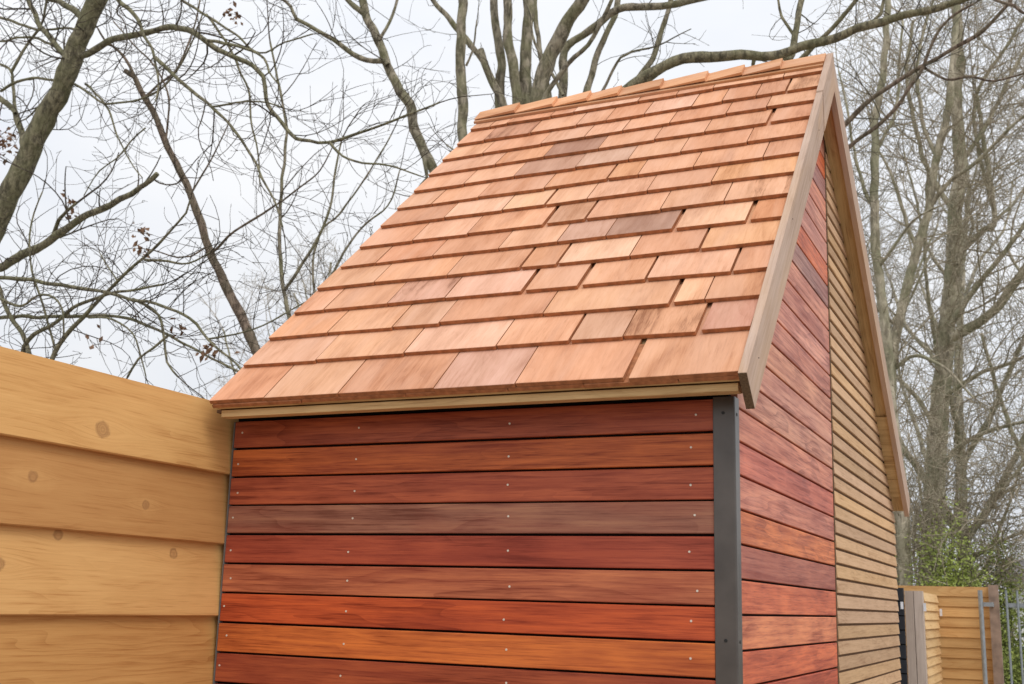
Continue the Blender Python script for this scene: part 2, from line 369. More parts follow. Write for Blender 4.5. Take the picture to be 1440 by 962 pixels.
# --- bargeboards
def barge(P, U, Nn, u0, u1, w=.125, x0=XI, x1=XO, cut0=None, cut1=None, top=.006):
    """outer faces are vertical; cut0/cut1 give a vertical cut (world y) instead of a square end"""
    pts = []
    for u, cut, t in ((u0, cut0, top), (u1, cut1, top), (u1, cut1, top-w), (u0, cut0, top-w)):
        q = P + U*u + Nn*t
        if cut is not None:
            q = P + Nn*t; s = (cut-q.y)/U.y; q = q + U*s
        pts.append((q.y, q.z))
    v = [(x0, *p) for p in pts] + [(x1, *p) for p in pts]
    return v, [(0,1,2,3),(7,6,5,4),(0,4,5,1),(1,5,6,2),(2,6,7,3),(3,7,4,0)]
def placed(name, vf, ang_vec, Nn, mat):
    """re-express world geometry in a frame along the board so that the grain runs with it"""
    v, f = vf
    o = v[0]; M = frame(o, ang_vec, (1, 0, 0)); Mi = M.inverted()
    return mesh(name, [tuple(Mi @ Vector(p)) for p in v], f, mat, shed, M)
yc = 1.18
b0 = placed('bargeboard', barge(P0, U1, N1, -.012, 0, cut1=yc), U1, N1, M_barge)
b1 = placed('bargeboard', barge(P0, U1, N1, 0, 0, cut0=yc+.005, cut1=YR, x1=XO+.003, top=.010), U1, N1, M_barge)
b2 = placed('bargeboard', barge(PR, D2, N2, 0, LR, cut0=YR+.001, x1=XO-.0005, top=.010), D2, N2, M_barge)
# end grain on the sawn lower end
q0 = P0 + U1*(-.0135) + N1*.005
ve, fe = [], []
mesh('end_cut', *slab(P0, U1, N1, -.0145, -.0125, XI+.0005, XO-.0005, -.118, .0055), M_endgrain, shed)
for u, t in ((.14, -.05), (.95, -.03), (1.75, -.06)):
    q = P0 + U1*u + N1*t
    obj('screw', me_tiny, None, shed, frame((XO+.0005, q.y, q.z), (0, 1, 0), (1, 0, 0)))

# --- shingles: courses measured up the slope; each joint is (x, gap)
TH = .0155
def shingle(x0, x1, ub, exp, mat, c, parent=roof, T=TH, L=.36, jit=0.):
    """tapered cedar shingle; local x runs up the slope"""
    w = x1-x0; s = T*1.03/exp
    tilt = rnd.uniform(-.0012, .0012)
    def top(d, e): return -d*s + e*tilt
    def bot(d, e): return -d*s - T + d*(T-.003)/L + e*tilt
    n = 4
    ds = [0, .002, L]
    skew = rnd.uniform(-.003, .003)
    # outline from below: butt bottom, butt top (slightly eased), head
    v = []
    for e in (0, 1):
        y = w*e
        db = skew*(e-.5)*2
        v += [(db, y, bot(0, e)), (db-.0004, y, top(0, e)-.0012), (db+.0014, y, top(.0014, e)), (L, y, top(L, e)), (L, y, bot(L, e))]
    f = [(0,1,2,3,4), (9,8,7,6,5), (0,5,6,1), (1,6,7,2), (2,7,8,3), (3,8,9,4), (4,9,5,0)]
    q = P0 + U1*ub
    o = mesh('shingle', v, f, mat, parent, frame((x1, q.y, q.z), U1, N1), c)
    o.data.materials.append(M_butt)
    for i_ in (0, 1, 2, 6): o.data.polygons[i_].material_index = 1
    return o
ROWS = [(0.013, 0.008, [(-1.796, 0.0015), (-1.565, 0.0015), (-1.269, 0.0015), (-0.912, 0.0015), (-0.63, 0.0015), (-0.274, 0.016), (0.059, 0.0015)]), (0.227, 0.236, [(-1.782, 0.0015), (-1.469, 0.0015), (-1.118, 0.0015), (-0.774, 0.0015), (-0.517, 0.008), (-0.34, 0.0015), (-0.101, 0.016), (0.055, 0.0015)]), (0.406, 0.416, [(-1.771, 0.0015), (-1.514, 0.0015), (-1.243, 0.0015), (-1.056, 0.0015), (-0.666, 0.0015), (-0.224, 0.016), (-0.116, 0.0015), (0.061, 0.0015)]), (0.578, 0.581, [(-1.753, 0.0015), (-1.619, 0.0015), (-1.341, 0.0015), (-1.103, 0.0015), (-0.793, 0.016), (-0.583, 0.016), (-0.347, 0.008), (-0.058, 0.008), (0.059, 0.0015)]), (0.752, 0.753, [(-1.741, 0.0015), (-1.481, 0.0015), (-1.162, 0.0015), (-0.863, 0.008), (-0.718, 0.008), (-0.446, 0.0015), (-0.197, 0.008), (0.058, 0.0015)]), (0.917, 0.928, [(-1.715, 0.0015), (-1.549, 0.0015), (-1.294, 0.0015), (-1.01, 0.0015), (-0.77, 0.0015), (-0.58, 0.0015), (-0.323, 0.016), (-0.06, 0.016), (0.059, 0.0015)]), (1.072, 1.099, [(-1.703, 0.0015), (-1.452, 0.0015), (-1.203, 0.0015), (-0.872, 0.016), (-0.705, 0.008), (-0.41, 0.0015), (-0.173, 0.0015), (0.06, 0.0015)]), (1.251, 1.272, [(-1.683, 0.0015), (-1.378, 0.0015), (-1.115, 0.0015), (-0.925, 0.008), (-0.747, 0.0015), (-0.502, 0.0015), (-0.252, 0.0015), (0.06, 0.0015)]), (1.408, 1.437, [(-1.675, 0.0015), (-1.502, 0.0015), (-1.28, 0.0015), (-0.98, 0.0015), (-0.707, 0.008), (-0.577, 0.0015), (-0.352, 0.0015), (-0.081, 0.0015), (0.06, 0.0015)]), (1.573, 1.6, [(-1.66, 0.0015), (-1.411, 0.0015), (-1.172, 0.0015), (-0.89, 0.0015), (-0.658, 0.0015), (-0.437, 0.0015), (-0.168, 0.0015), (0.063, 0.0015)]), (1.734, 1.772, [(-1.654, 0.0015), (-1.319, 0.0015), (-1.086, 0.0015), (-0.833, 0.0015), (-0.585, 0.0015), (-0.37, 0.0015), (-0.108, 0.016), (0.064, 0.0015)]), (1.886, 1.935, [(-1.646, 0.0015), (-1.438, 0.0015), (-1.149, 0.0015), (-0.94, 0.0015), (-0.765, 0.0015), (-0.553, 0.0015), (-0.309, 0.0015), (-0.139, 0.0015), (0.063, 0.0015)]), (2.051, 2.082, [(-1.633, 0.0015), (-1.491, 0.0015), (-1.252, 0.0015), (-1.024, 0.0015), (-0.881, 0.0015), (-0.701, 0.0015), (-0.485, 0.0015), (-0.352, 0.0015), (-0.205, 0.0015), (-0.077, 0.008), (0.062, 0.0015)]), (2.221, 2.254, [(-1.625, 0.0015), (-1.52, 0.0015), (-1.43, 0.0015), (-1.203, 0.0015), (-1.087, 0.0015), (-0.773, 0.0015), (-0.59, 0.0015), (-0.423, 0.0015), (-0.111, 0.0015), (0.061, 0.0015)])]
pal = [(0.684, 0.335, 0.184), (0.703, 0.347, 0.195), (0.665, 0.313, 0.172), (0.712, 0.37, 0.207), (0.674, 0.33, 0.188), (0.694, 0.36, 0.207), (0.655, 0.309, 0.16), (0.712, 0.373, 0.226), (0.636, 0.291, 0.156)]
grey = (.34,.19,.135); greyl = (.50,.30,.22)
special = {(5,5): ('k', (.38,.205,.14)), (10,2): ('k', (.40,.205,.135)), (9,2): ('p', (.50,.27,.18)), (9,3): ('p', (.60,.36,.25)), (12,1): ('s', (.58,.29,.18)),
           (1,5): ('s', (.68,.35,.20)), (1,4): ('p', (.60,.33,.205)), (1,6): ('p', (.58,.29,.20)), (3,2): ('s', (.66,.36,.25)), (0,3): ('p', (.64,.36,.26)),
           (2,4): ('p', (.70,.37,.21)), (7,6): ('p', (.74,.38,.19)), (6,6): ('s', (.74,.40,.24)), (5,6): ('p', (.80,.46,.28)), (4,6): ('p', (.74,.39,.205)), (5,7): ('p', (.66,.30,.15)),
           (4,4): ('p', (.80,.48,.31)), (5,4): ('p', (.60,.35,.25)), (6,3): ('p', (.60,.32,.19)), (8,4): ('p', (.68,.34,.175)), (1,2): ('p', (.80,.46,.31)), (7,1): ('p', (.78,.45,.29)),
           (5,1): ('p', (.66,.30,.165)), (3,3): ('p', (.76,.43,.30)), (7,2): ('p', (.78,.46,.27)), (12,5): ('p', (.78,.45,.31)), (13,4): ('p', (.80,.48,.33))}
rc = random.Random(11)
for k, (uL, uR, js) in enumerate(ROWS):
    nxt = ROWS[k+1] if k+1 < len(ROWS) else (uL+.15, uR+.15, None)
    exp = ((nxt[0]-uL)+(nxt[1]-uR))/2
    xs0, xs1 = js[0][0], js[-1][0]
    for i in range(len(js)-1):
        xa, ga = js[i]; xb, gb = js[i+1]
        xb_ = min(xb, XI-.002) if i == len(js)-2 else xb - gb/2 - .0013
        xa_ = xa if i == 0 else xa + ga/2 + .0013
        xm = (xa+xb)/2; tt = (xm-xs0)/(xs1-xs0)
        ub = uL+(uR-uL)*tt + rc.uniform(-.003, .003)
        c = list(rc.choice(pal)); b = rc.uniform(.9, 1.07); c = [q*b for q in c]; mat = M_cedar
        if rc.random() < .06: mat = M_cedar_stain
        if (k, i) in special:
            s_, c = special[(k, i)]; c = [c[0]*.96, c[1]*.92, c[2]*.88]; mat = M_cedar_stain if s_ == 's' else M_cedar
        e2 = (ROWS[k+2][0]+ROWS[k+2][1])/2-(nxt[0]+nxt[1])/2 if k+2 < len(ROWS) else .15
        Lg = min(exp+e2+.045, LF-ub-.02) if k < 12 else (LF-ub-.015)
        o_ = shingle(xa_, xb_, ub, exp, mat, c, L=max(.12, Lg))
# starter course below the first row
xx = [-1.79, -1.42, -1.02, -.66, -.41, -.12, XI-.002]
for i in range(len(xx)-1):
    q = P0 + U1*(.006+rc.uniform(-.003, .004)) - N1*(.0165)
    w = xx[i+1]-xx[i]-.003
    vv, ff = prism([(0, -.0125), (w, -.0125), (w, 0), (0, 0)], 0, .2)
    b = rc.uniform(.7, 1.05)
    mesh('starter_shingle', vv, ff, M_butt, roof, frame((xx[i+1]-.0015, q.y, q.z), U1, N1), (.62*b, .31*b, .15*b))
mesh('eave_underlay', *slab(P0, U1, N1, .016, .3, -1.782, XI-.002, -.0415, -.030), M_tan, roof)
# rear slope courses, seen only from elsewhere: same shingles laid down the other side
rr = random.Random(3)
for k in range(16):
    u = LR - .02 - k*.165
    if u < .1: break
    x = -1.70 + .004*k
    while x < XI-.06:
        w = rr.uniform(.16, .34); x1 = min(x+w, XI-.002)
        if XI-.002-x1 < .08: x1 = XI-.002
        q = PR + D2*u
        s = TH*1.03/.165; T = TH; L = min(.36, u-.02)
        v = []
        for y in (0, x1-x-.003): v += [(0, y, -T), (0, y, 0), (L, y, -L*s), (L, y, -L*s-.003)]
        c = [t*rr.uniform(.9, 1.05) for t in rr.choice(pal)]
        mesh('shingle', v, [(0,1,2,3), (7,6,5,4), (0,4,5,1), (1,5,6,2), (2,6,7,3), (3,7,4,0)], M_cedar, roof, frame((x+.0015, q.y, q.z), -D2, N2), c)
        x = x1
# ridge caps, each overlapping the next, butts to the right
caps = [-1.637, -1.415, -1.215, -1.04, -.885, -.68, -.468, -.30, -.13, .058]
for i in range(len(caps)-1):
    x0, x1 = caps[i], caps[i+1]
    for side in (0, 1):
        Uv, Nv, Pp = (U1, N1, PR) if side == 0 else (U2, N2, PR)
        wid = .092 if side == 0 else .1
        L = x1-x0+(.05 if i < len(caps)-2 else 0)
        lift0 = -.004; lift1 = .015 if i < len(caps)-2 else .004
        # local x along the ridge (grain), y up the slope
        v = []
        for xx_, top, th in ((0, lift0+.004, .003), (x1-x0, lift1, .014)):
            for y in (0, wid):
                v += [(xx_, y, top), (xx_, y, top-th)]
        v = [(a, b, c) for a, b, c in v]
        f = [(0,1,3,2), (4,6,7,5), (0,2,6,4), (1,5,7,3), (0,4,5,1), (2,3,7,6)]
        q = Pp - Uv*(wid-.004) + Nv*.012
        if side == 0: M = frame((x0, q.y, q.z), (1, 0, 0), Nv)
        else:
            q = Pp + Uv*.004 + Nv*.012
            M = frame((x0, q.y, q.z), (1, 0, 0), Nv)
        if (M.col[1].to_3d().dot(Uv) < 0) and side == 0: M = M @ Matrix.Translation((0, -wid, 0))
        b = rc.uniform(.85, 1.1)
        mesh('ridge_cap', v, f, M_cedar, roof, M, (.68*b, .34*b, .17*b))
for side in (0, 1):
    Uv, Nv = (U1, N1) if side == 0 else (U2, N2)
    wid = .105
    q = PR - Uv*wid + Nv*.006 if side == 0 else PR + Nv*.006
    M = frame((-1.635, q.y, q.z), (1, 0, 0), Nv)
    vv = [(0,0,0),(1.69,0,0),(1.69,wid,0),(0,wid,0),(0,0,-.012),(1.69,0,-.012),(1.69,wid,-.012),(0,wid,-.012)]
    mesh('ridge_undercap', vv, [(0,1,2,3),(4,7,6,5),(0,4,5,1),(1,5,6,2),(2,6,7,3),(3,7,4,0)], M_cedar, roof, M, (.5, .25, .12))

# ================================================================ LEFT FENCE
fence = tag(empty('board_fence', (-1.83, -2, 0)), 'tall fence of wide overlapping golden pine boards at the left, butting against the shed', 'fence')
kn = [[(0, 0, 0)], [], [], []]
KN = [[(-0.623, 2.091, 0.0263)], [(-0.866, 1.918, 0.0171), (-0.399, 1.877, 0.0145)], [(-0.74, 1.76, 0.0171), (-0.236, 1.731, 0.0171), (-0.953, 1.665, 0.0211)], []]
pc = [(.70,.385,.135), (.54,.268,.09), (.72,.40,.145), (.58,.295,.095), (.62,.33,.12)]
Z = [2.27, 2.02, 1.774, 1.528]
while Z[-1] > .2: Z.append(Z[-1]-.246)
for k, zt in enumerate(Z):
    zb = Z[k+1] if k+1 < len(Z) else .02
    h = zt-zb+(.028 if k else 0)           # the board runs up behind the one above
    hh = h
    for seg, (ya, yb) in enumerate(((-2.04, .16), (-4.1, -2.046))):
        mk = M_pine
        if seg == 0 and k < 4: mk = wood('knotty_pine', None, ring_amt=.38, knots=[(y-ya, z-zb, r) for y, z, r in KN[k]], **FD)
        # feather edge: thick foot standing proud, thin head
        sec = [(0, -.030), (hh, -.030), (hh, -.025), (.004, 0), (0, -.004)]
        vv, ff = prism(sec, 0, yb-ya)
        M = frame((-1.825, ya, zb), (0, 1, 0), (1, 0, 0))
        mesh('board', vv, ff, mk, fence, M, pc[k % 5] if k < 5 else pc[k % 3])
for y in (-.12, -2.04, -3.98):
    mesh('post', *box(-1.95, -1.848, y-.05, y+.05, 0, 2.2), M_barge, fence)

# ================================================================ GROUND AND FAR THINGS AT THE RIGHT
def structure(name, v, f, mat): return tag(mesh(name, v, f, mat), kind='structure')
gm, gt, gn, gl, gb = newmat('ground_gravel')
gtc = gn.new('ShaderNodeTexCoord')
g1 = noise(gn, gl, gtc.outputs['Object'], 1.2, (1, 1, 1), 5); g2 = noise(gn, gl, gtc.outputs['Object'], 60, (1, 1, 1), 4)
gl.new(mixc(gn, gl, rng(gn, gl, g2, .35, .65), mixc(gn, gl, rng(gn, gl, g1, .4, .6), (.2, .17, .13), (.32, .28, .22)), (.36, .32, .27)), gb.inputs['Base Color'])
gb.inputs['Roughness'].default_value = .95
bp = gn.new('ShaderNodeBump'); bp.inputs['Strength'].default_value = .7; bp.inputs['Distance'].default_value = .02; gl.new(g2, bp.inputs['Height']); gl.new(bp.outputs[0], gb.inputs['Normal'])
structure('ground', [(-250,-250,0),(250,-250,0),(250,250,0),(-250,250,0)], [(0,1,2,3)], gm)
M_grass = plain('grass', (.06, .1, .025), .95, 0, .1, .4, 9)
structure('grass_verge', [(-9,10.6,.004),(7,10.6,.004),(9,30,.004),(-12,30,.004)], [(0,1,2,3)], M_grass)

# far fence facing us
ff1 = tag(empty('panel_fence', (-.1, 6.6, 0)), 'far golden fence panel of horizontal boards, facing the viewer beyond the shed', 'fence')
zt = 1.83; k = 0
while zt > .1:
    h = .078; b = rnd.uniform(.85, 1.1)
    sec = [(0, -.016), (h+.008, -.016), (h+.008, -.012), (.003, 0), (0, -.003)] if k else [(0, -.016), (h, -.016), (h, -.012), (.003, 0), (0, -.003)]
    vv, ff = prism(sec, 0, .94)
    mesh('board', vv, ff, M_pine, ff1, frame((-.62, 6.6, zt-h), (1, 0, 0), (0, -1, 0)), (.62*b, .36*b, .14*b))
    zt -= h; k += 1
M_post = plain('weathered_post_timber', (.30, .215, .165), .85, 0, .2, .3, 14)
mesh('post', *box(.325, .395, 6.52, 6.6, 0, 1.845), M_post, ff1)
# return panel running away from us
ff2 = tag(empty('return_fence', (-.05, 6.0, 0)), 'narrow louvred fence panel running away between two taupe posts and the far golden fence', 'fence')
zt = 1.762; k = 0
while zt > .1:
    h = .0645; b = rnd.uniform(.9, 1.12)
    sec = [(0, -.018), (h+.006 if k else h, -.018), (h+.006 if k else h, -.016), (.003, 0), (0, -.003)]
    vv, ff = prism(sec, 0, 1.05)
    mesh('board', vv, ff, M_pine, ff2, frame((-.045, 5.54, zt-h), (0, 1, 0), (1, 0, 0)), (.7*b, .46*b, .22*b))
    zt -= h; k += 1
M_taupe = wood('taupe_timber', (.50, .40, .33), dark=(.8, .8, .8), ring=30, ring_amt=.2, streak=.3, rough=.8, spec=.2)
for x in (-.172, -.110):
    vv, ff = prism([(0, -.08), (.058, -.08), (.058, 0), (0, 0)], 0, 1.768)
    mesh('post', vv, ff, M_taupe, ff2, frame((x+.058, 5.45, 0), (0, 0, 1), (0, -1, 0)) if False else frame((x, 5.45, 0), (0, 0, 1), (0, -1, 0)) @ Matrix.Translation((0, -.058, 0)))
M_white = plain('white_tag', (.75, .75, .78), .6)
for x, y, z in ((-.048, 5.448, 1.63), (-.042, 6.58, 1.60)):
    mesh('tag', *box(x, x+.018, y-.008, y-.003, z, z+.055), M_white, ff2)
pan = tag(empty('black_panel', (-.19, 5.44, 0)), 'black slotted strip standing between the shed and the taupe posts', 'panel')
for i in range(18):
    mesh('slat', *box(-.26, -.175, 5.40, 5.45, .03+i*.098, .03+i*.098+.09), plain('black_plastic', (.018, .02, .026), .5) if i == 0 else bpy.data.materials['black_plastic'], pan)
mesh('back', *box(-.256, -.178, 5.452, 5.46, 0, 1.78), M_membrane, pan)
mesh('tag', *box(-.195, -.177, 5.394, 5.399, 1.64, 1.69), M_white, pan)
# galvanised pole fixed to the fence post
M_galv = plain('galvanised_steel', (.33, .36, .38), .45, .6, .5, .15, 40)
pole = tag(empty('metal_pole', (.275, 6.35, 0)), 'thin galvanised pole bracketed to the right hand post of the far golden fence', 'pole')
mesh('tube', *cyl((.275, 6.35, 0), (.275, 6.35, 1.80), .017, 14), M_galv, pole, smooth=False)
mesh('bracket', *join(box(.293, .36, 6.343, 6.357, 1.68, 1.712), box(.330, .36, 6.357, 6.518, 1.68, 1.712)), M_galv, pole)
# steel railing
rail = tag(empty('steel_railing', (.9, 9, 0)), 'grey steel bar railing at the right edge in front of the white house', 'railing')
me = None
for i in range(26):
    x = .355 + i*.098
    if me is None:
        vv, ff = cyl((0, 0, .05), (0, 0, 1.86), .011, 8); bar = mesh('bar', vv, ff, M_galv, rail, Matrix.Translation((x, 9, 0))); me = bar.data
    else: obj('bar', me, None, rail, Matrix.Translation((x, 9, 0)))
for z in (1.70, .2): mesh('rail', *box(.34, 2.86, 9.016, 9.046, z, z+.04), M_galv, rail)
for x in (2.86,): mesh('post', *box(x, x+.05, 9.0, 9.05, 0, 1.75), M_galv, rail)

# houses behind
M_render = plain('white_render', (.72, .72, .7), .9, 0, .2, .06, 3)
M_tile = plain('grey_roof_tile', (.14, .13, .13), .8, 0, .3, .2, 6)
M_pane = plain('window_glass', (.03, .04, .05), .1, 0, .8)
M_wframe = plain('window_frame_paint', (.7, .7, .7), .5)
hs = tag(empty('white_house', (9, 36, 0)), 'low white rendered house with dark grey roof far behind the railing', 'house')
mesh('wall', *box(-.6, 15, 34, 41, 0, 2.72), M_render, hs)
vv = [(-.95, 33.6, 2.66), (15.4, 33.6, 2.66), (15.4, 41.4, 2.66), (-.95, 41.4, 2.66), (-.95, 37.5, 3.45), (15.4, 37.5, 3.45)]
mesh('roof', vv, [(0,1,5,4), (2,3,4,5), (1,2,5), (3,0,4), (0,3,2,1)], M_tile, hs)
for x in (-.05, 3.2, 5.8, 9, 12):
    w_ = mesh('window', *box(x, x+1.1, 33.96, 33.995, .9, 2.1), M_wframe, hs)
    for dx in (.06, .58): mesh('pane', *box(x+dx, x+dx+.46, 33.945, 33.957, .97, 2.03), M_pane, w_)
# low dark brown picket fence on the far verge
pf = tag(empty('picket_fence', (3, 15, 0)), 'low weathered brown paling fence behind the steel railing', 'fence')
me = None
Mpk = plain('brown_paling', (.16, .1, .065), .9, 0, .2, .3, 5)
for i in range(34):
    x = -1 + i*.16
    if me is None:
        p_ = mesh('paling', *box(0, .13, 0, .02, 0, 1.15), Mpk, pf, Matrix.Translation((x, 15, 0))); me = p_.data
    else: obj('paling', me, None, pf, Matrix.Translation((x, 15, .0)))
mesh('rail', *box(-1, 4.4, 15.022, 15.05, .8, .87), Mpk, pf)

# ================================================================ TREES
def catmull(P, step=.07):
    out = []
    n = len(P)
    for i in range(n-1):
        p0 = P[max(i-1, 0)]; p1 = P[i]; p2 = P[i+1]; p3 = P[min(i+2, n-1)]
        d = math.dist(p1[:3], p2[:3]); k = max(1, min(18, int(d/step)))
        for j in range(k):
            t = j/k; t2 = t*t; t3 = t2*t
            out.append(tuple(.5*(2*p1[a]+(-p0[a]+p2[a])*t+(2*p0[a]-5*p1[a]+4*p2[a]-p3[a])*t2+(-p0[a]+3*p1[a]-3*p2[a]+p3[a])*t3) for a in range(4)))
    out.append(tuple(P[-1])); return out
def tube(V, F, pts, sides):
    """pts: list of (Vector, r)"""
    n = len(pts); base = len(V)
    d0 = (pts[1][0]-pts[0][0])
    if d0.length < 1e-7: return
    d0.normalize(); a = d0.orthogonal().normalized()
    cs = [(math.cos(2*math.pi*i/sides), math.sin(2*math.pi*i/sides)) for i in range(sides)]
    for i, (p, r) in enumerate(pts):
        if i < n-1: d = pts[i+1][0]-p
        if i > 0: d = d + (p-pts[i-1][0])
        if d.length > 1e-9: d0 = d.normalized()
        a = a - d0*a.dot(d0)
        if a.length < 1e-6: a = d0.orthogonal()
        a.normalize(); b = d0.cross(a)
        for c, s in cs:
            V.append((p.x+(a.x*c+b.x*s)*r, p.y+(a.y*c+b.y*s)*r, p.z+(a.z*c+b.z*s)*r))
        if i < n-1: d = pts[i+1][0]-p
    for i in range(n-1):
        for j in range(sides):
            k = (j+1) % sides; q = base+i*sides
            F.append((q+j, q+k, q+sides+k, q+sides+j))
    F.append(tuple(base+(n-1)*sides+j for j in range(sides)))
rmin2 = [.002]
def grow(V, F, rg, p, d, L, r, lvl, up, curl, dens):
    nseg = max(3, min(9, int(L/.09))) if lvl else 4
    seg = L/nseg; pts = [(p.copy(), r)]; kids = []
    w = Vector((rg.gauss(0, 1), rg.gauss(0, 1), rg.gauss(0, .7)))*curl
    for i in range(nseg):
        if i % 3 == 0: w = Vector((rg.gauss(0, 1), rg.gauss(0, 1), rg.gauss(0, .7)))*curl
        d = (d + w + Vector((0, 0, up))).normalized()
        p = p + d*seg
        rr_ = r*(1-.5*(i+1)/nseg)
        pts.append((p.copy(), rr_))
        if lvl > 0 and i > 0 and rg.random() < dens: kids.append((p.copy(), d.copy(), rr_, i))
    if lvl <= 1: pts.append((p + d*.012, rr_*1.9)); pts.append((p+d*.03, rr_*.4))
    tube(V, F, pts, 3 if r < .006 else (4 if r < .012 else 5))
    for q, dd, r2, i in kids:
        ax = Vector((rg.gauss(0, 1), rg.gauss(0, 1), rg.gauss(0, 1)))
        s = (ax - dd*ax.dot(dd)).normalized()
        ang = rg.uniform(.5, 1.1)
        nd = dd*math.cos(ang)+s*math.sin(ang)
        grow(V, F, rg, q, nd, L*rg.uniform(.35, .7), max(rmin2[0], r2*.72), lvl-1, up, curl*1.1, dens)
def tree(name, label, limbs, barkm, twigm, seed, spacing=.22, length=.8, lvl=2, up=.05, curl=.12, dens=.55, rmax=.011, wob=.022, group='bare trees standing round the shed', skip_below=2.2, rmin=.004):
    rg = random.Random(seed); rmin2[0] = rmin*.75
    root = tag(empty(name, (limbs[0][0][0], limbs[0][0][1], 0)), label, 'tree', group)
    TV, TF = [], []
    for li, P in enumerate(limbs):
        sm = catmull(P); V, F = [], []
        pts = []; ph = rg.uniform(0, 9)
        for i, (x, y, z, r) in enumerate(sm):
            o = mnoise.noise_vector(Vector((x*4.5+ph, y*4.5, z*4.5)))*min(wob, max(r, .004)*1.1)
            r_ = r*(1+.16*mnoise.noise(Vector((x*7, y*7, z*7+ph))) + .35*max(0, mnoise.noise(Vector((x*9+5, y*9, z*9+ph)))-.35))
            pts.append((Vector((x, y, z))+o, max(r_, .003)))
        tube(V, F, pts, 14 if pts[0][1] > .03 else 8)
        mesh('trunk' if li == 0 else 'limb', V, F, barkm, root, smooth=True)
        acc = rg.uniform(0, spacing)
        for i in range(1, len(pts)):
            q, r = pts[i]; acc += (q-pts[i-1][0]).length
            if q.z < skip_below: continue
            sp = spacing*(1 if r < .03 else 1.5)
            while acc > sp:
                acc -= sp*rg.uniform(.6, 1.4)
                dd = (q-pts[i-1][0]).normalized()
                ax = Vector((rg.gauss(0, 1), rg.gauss(0, .7), rg.gauss(.25, 1)))
                s = (ax-dd*ax.dot(dd)).normalized(); ang = rg.uniform(.6, 1.3)
                nd = dd*math.cos(ang)+s*math.sin(ang)
                grow(TV, TF, rg, q-s*0, nd, length*rg.uniform(.35, 1.25)*(1 if r > .01 else .7), min(rmax, max(rmin, r*.5))*rg.uniform(.6, 1), lvl, up, curl, dens)
        # the tip carries on as a twig
        q, r = pts[-1]; dd = (q-pts[-2][0]).normalized()
        if r < .02: grow(TV, TF, rg, q, dd, length*.9, r*.8, lvl, up, curl, dens)
    cr = mesh('crown', TV, TF, twigm, root)
    return root
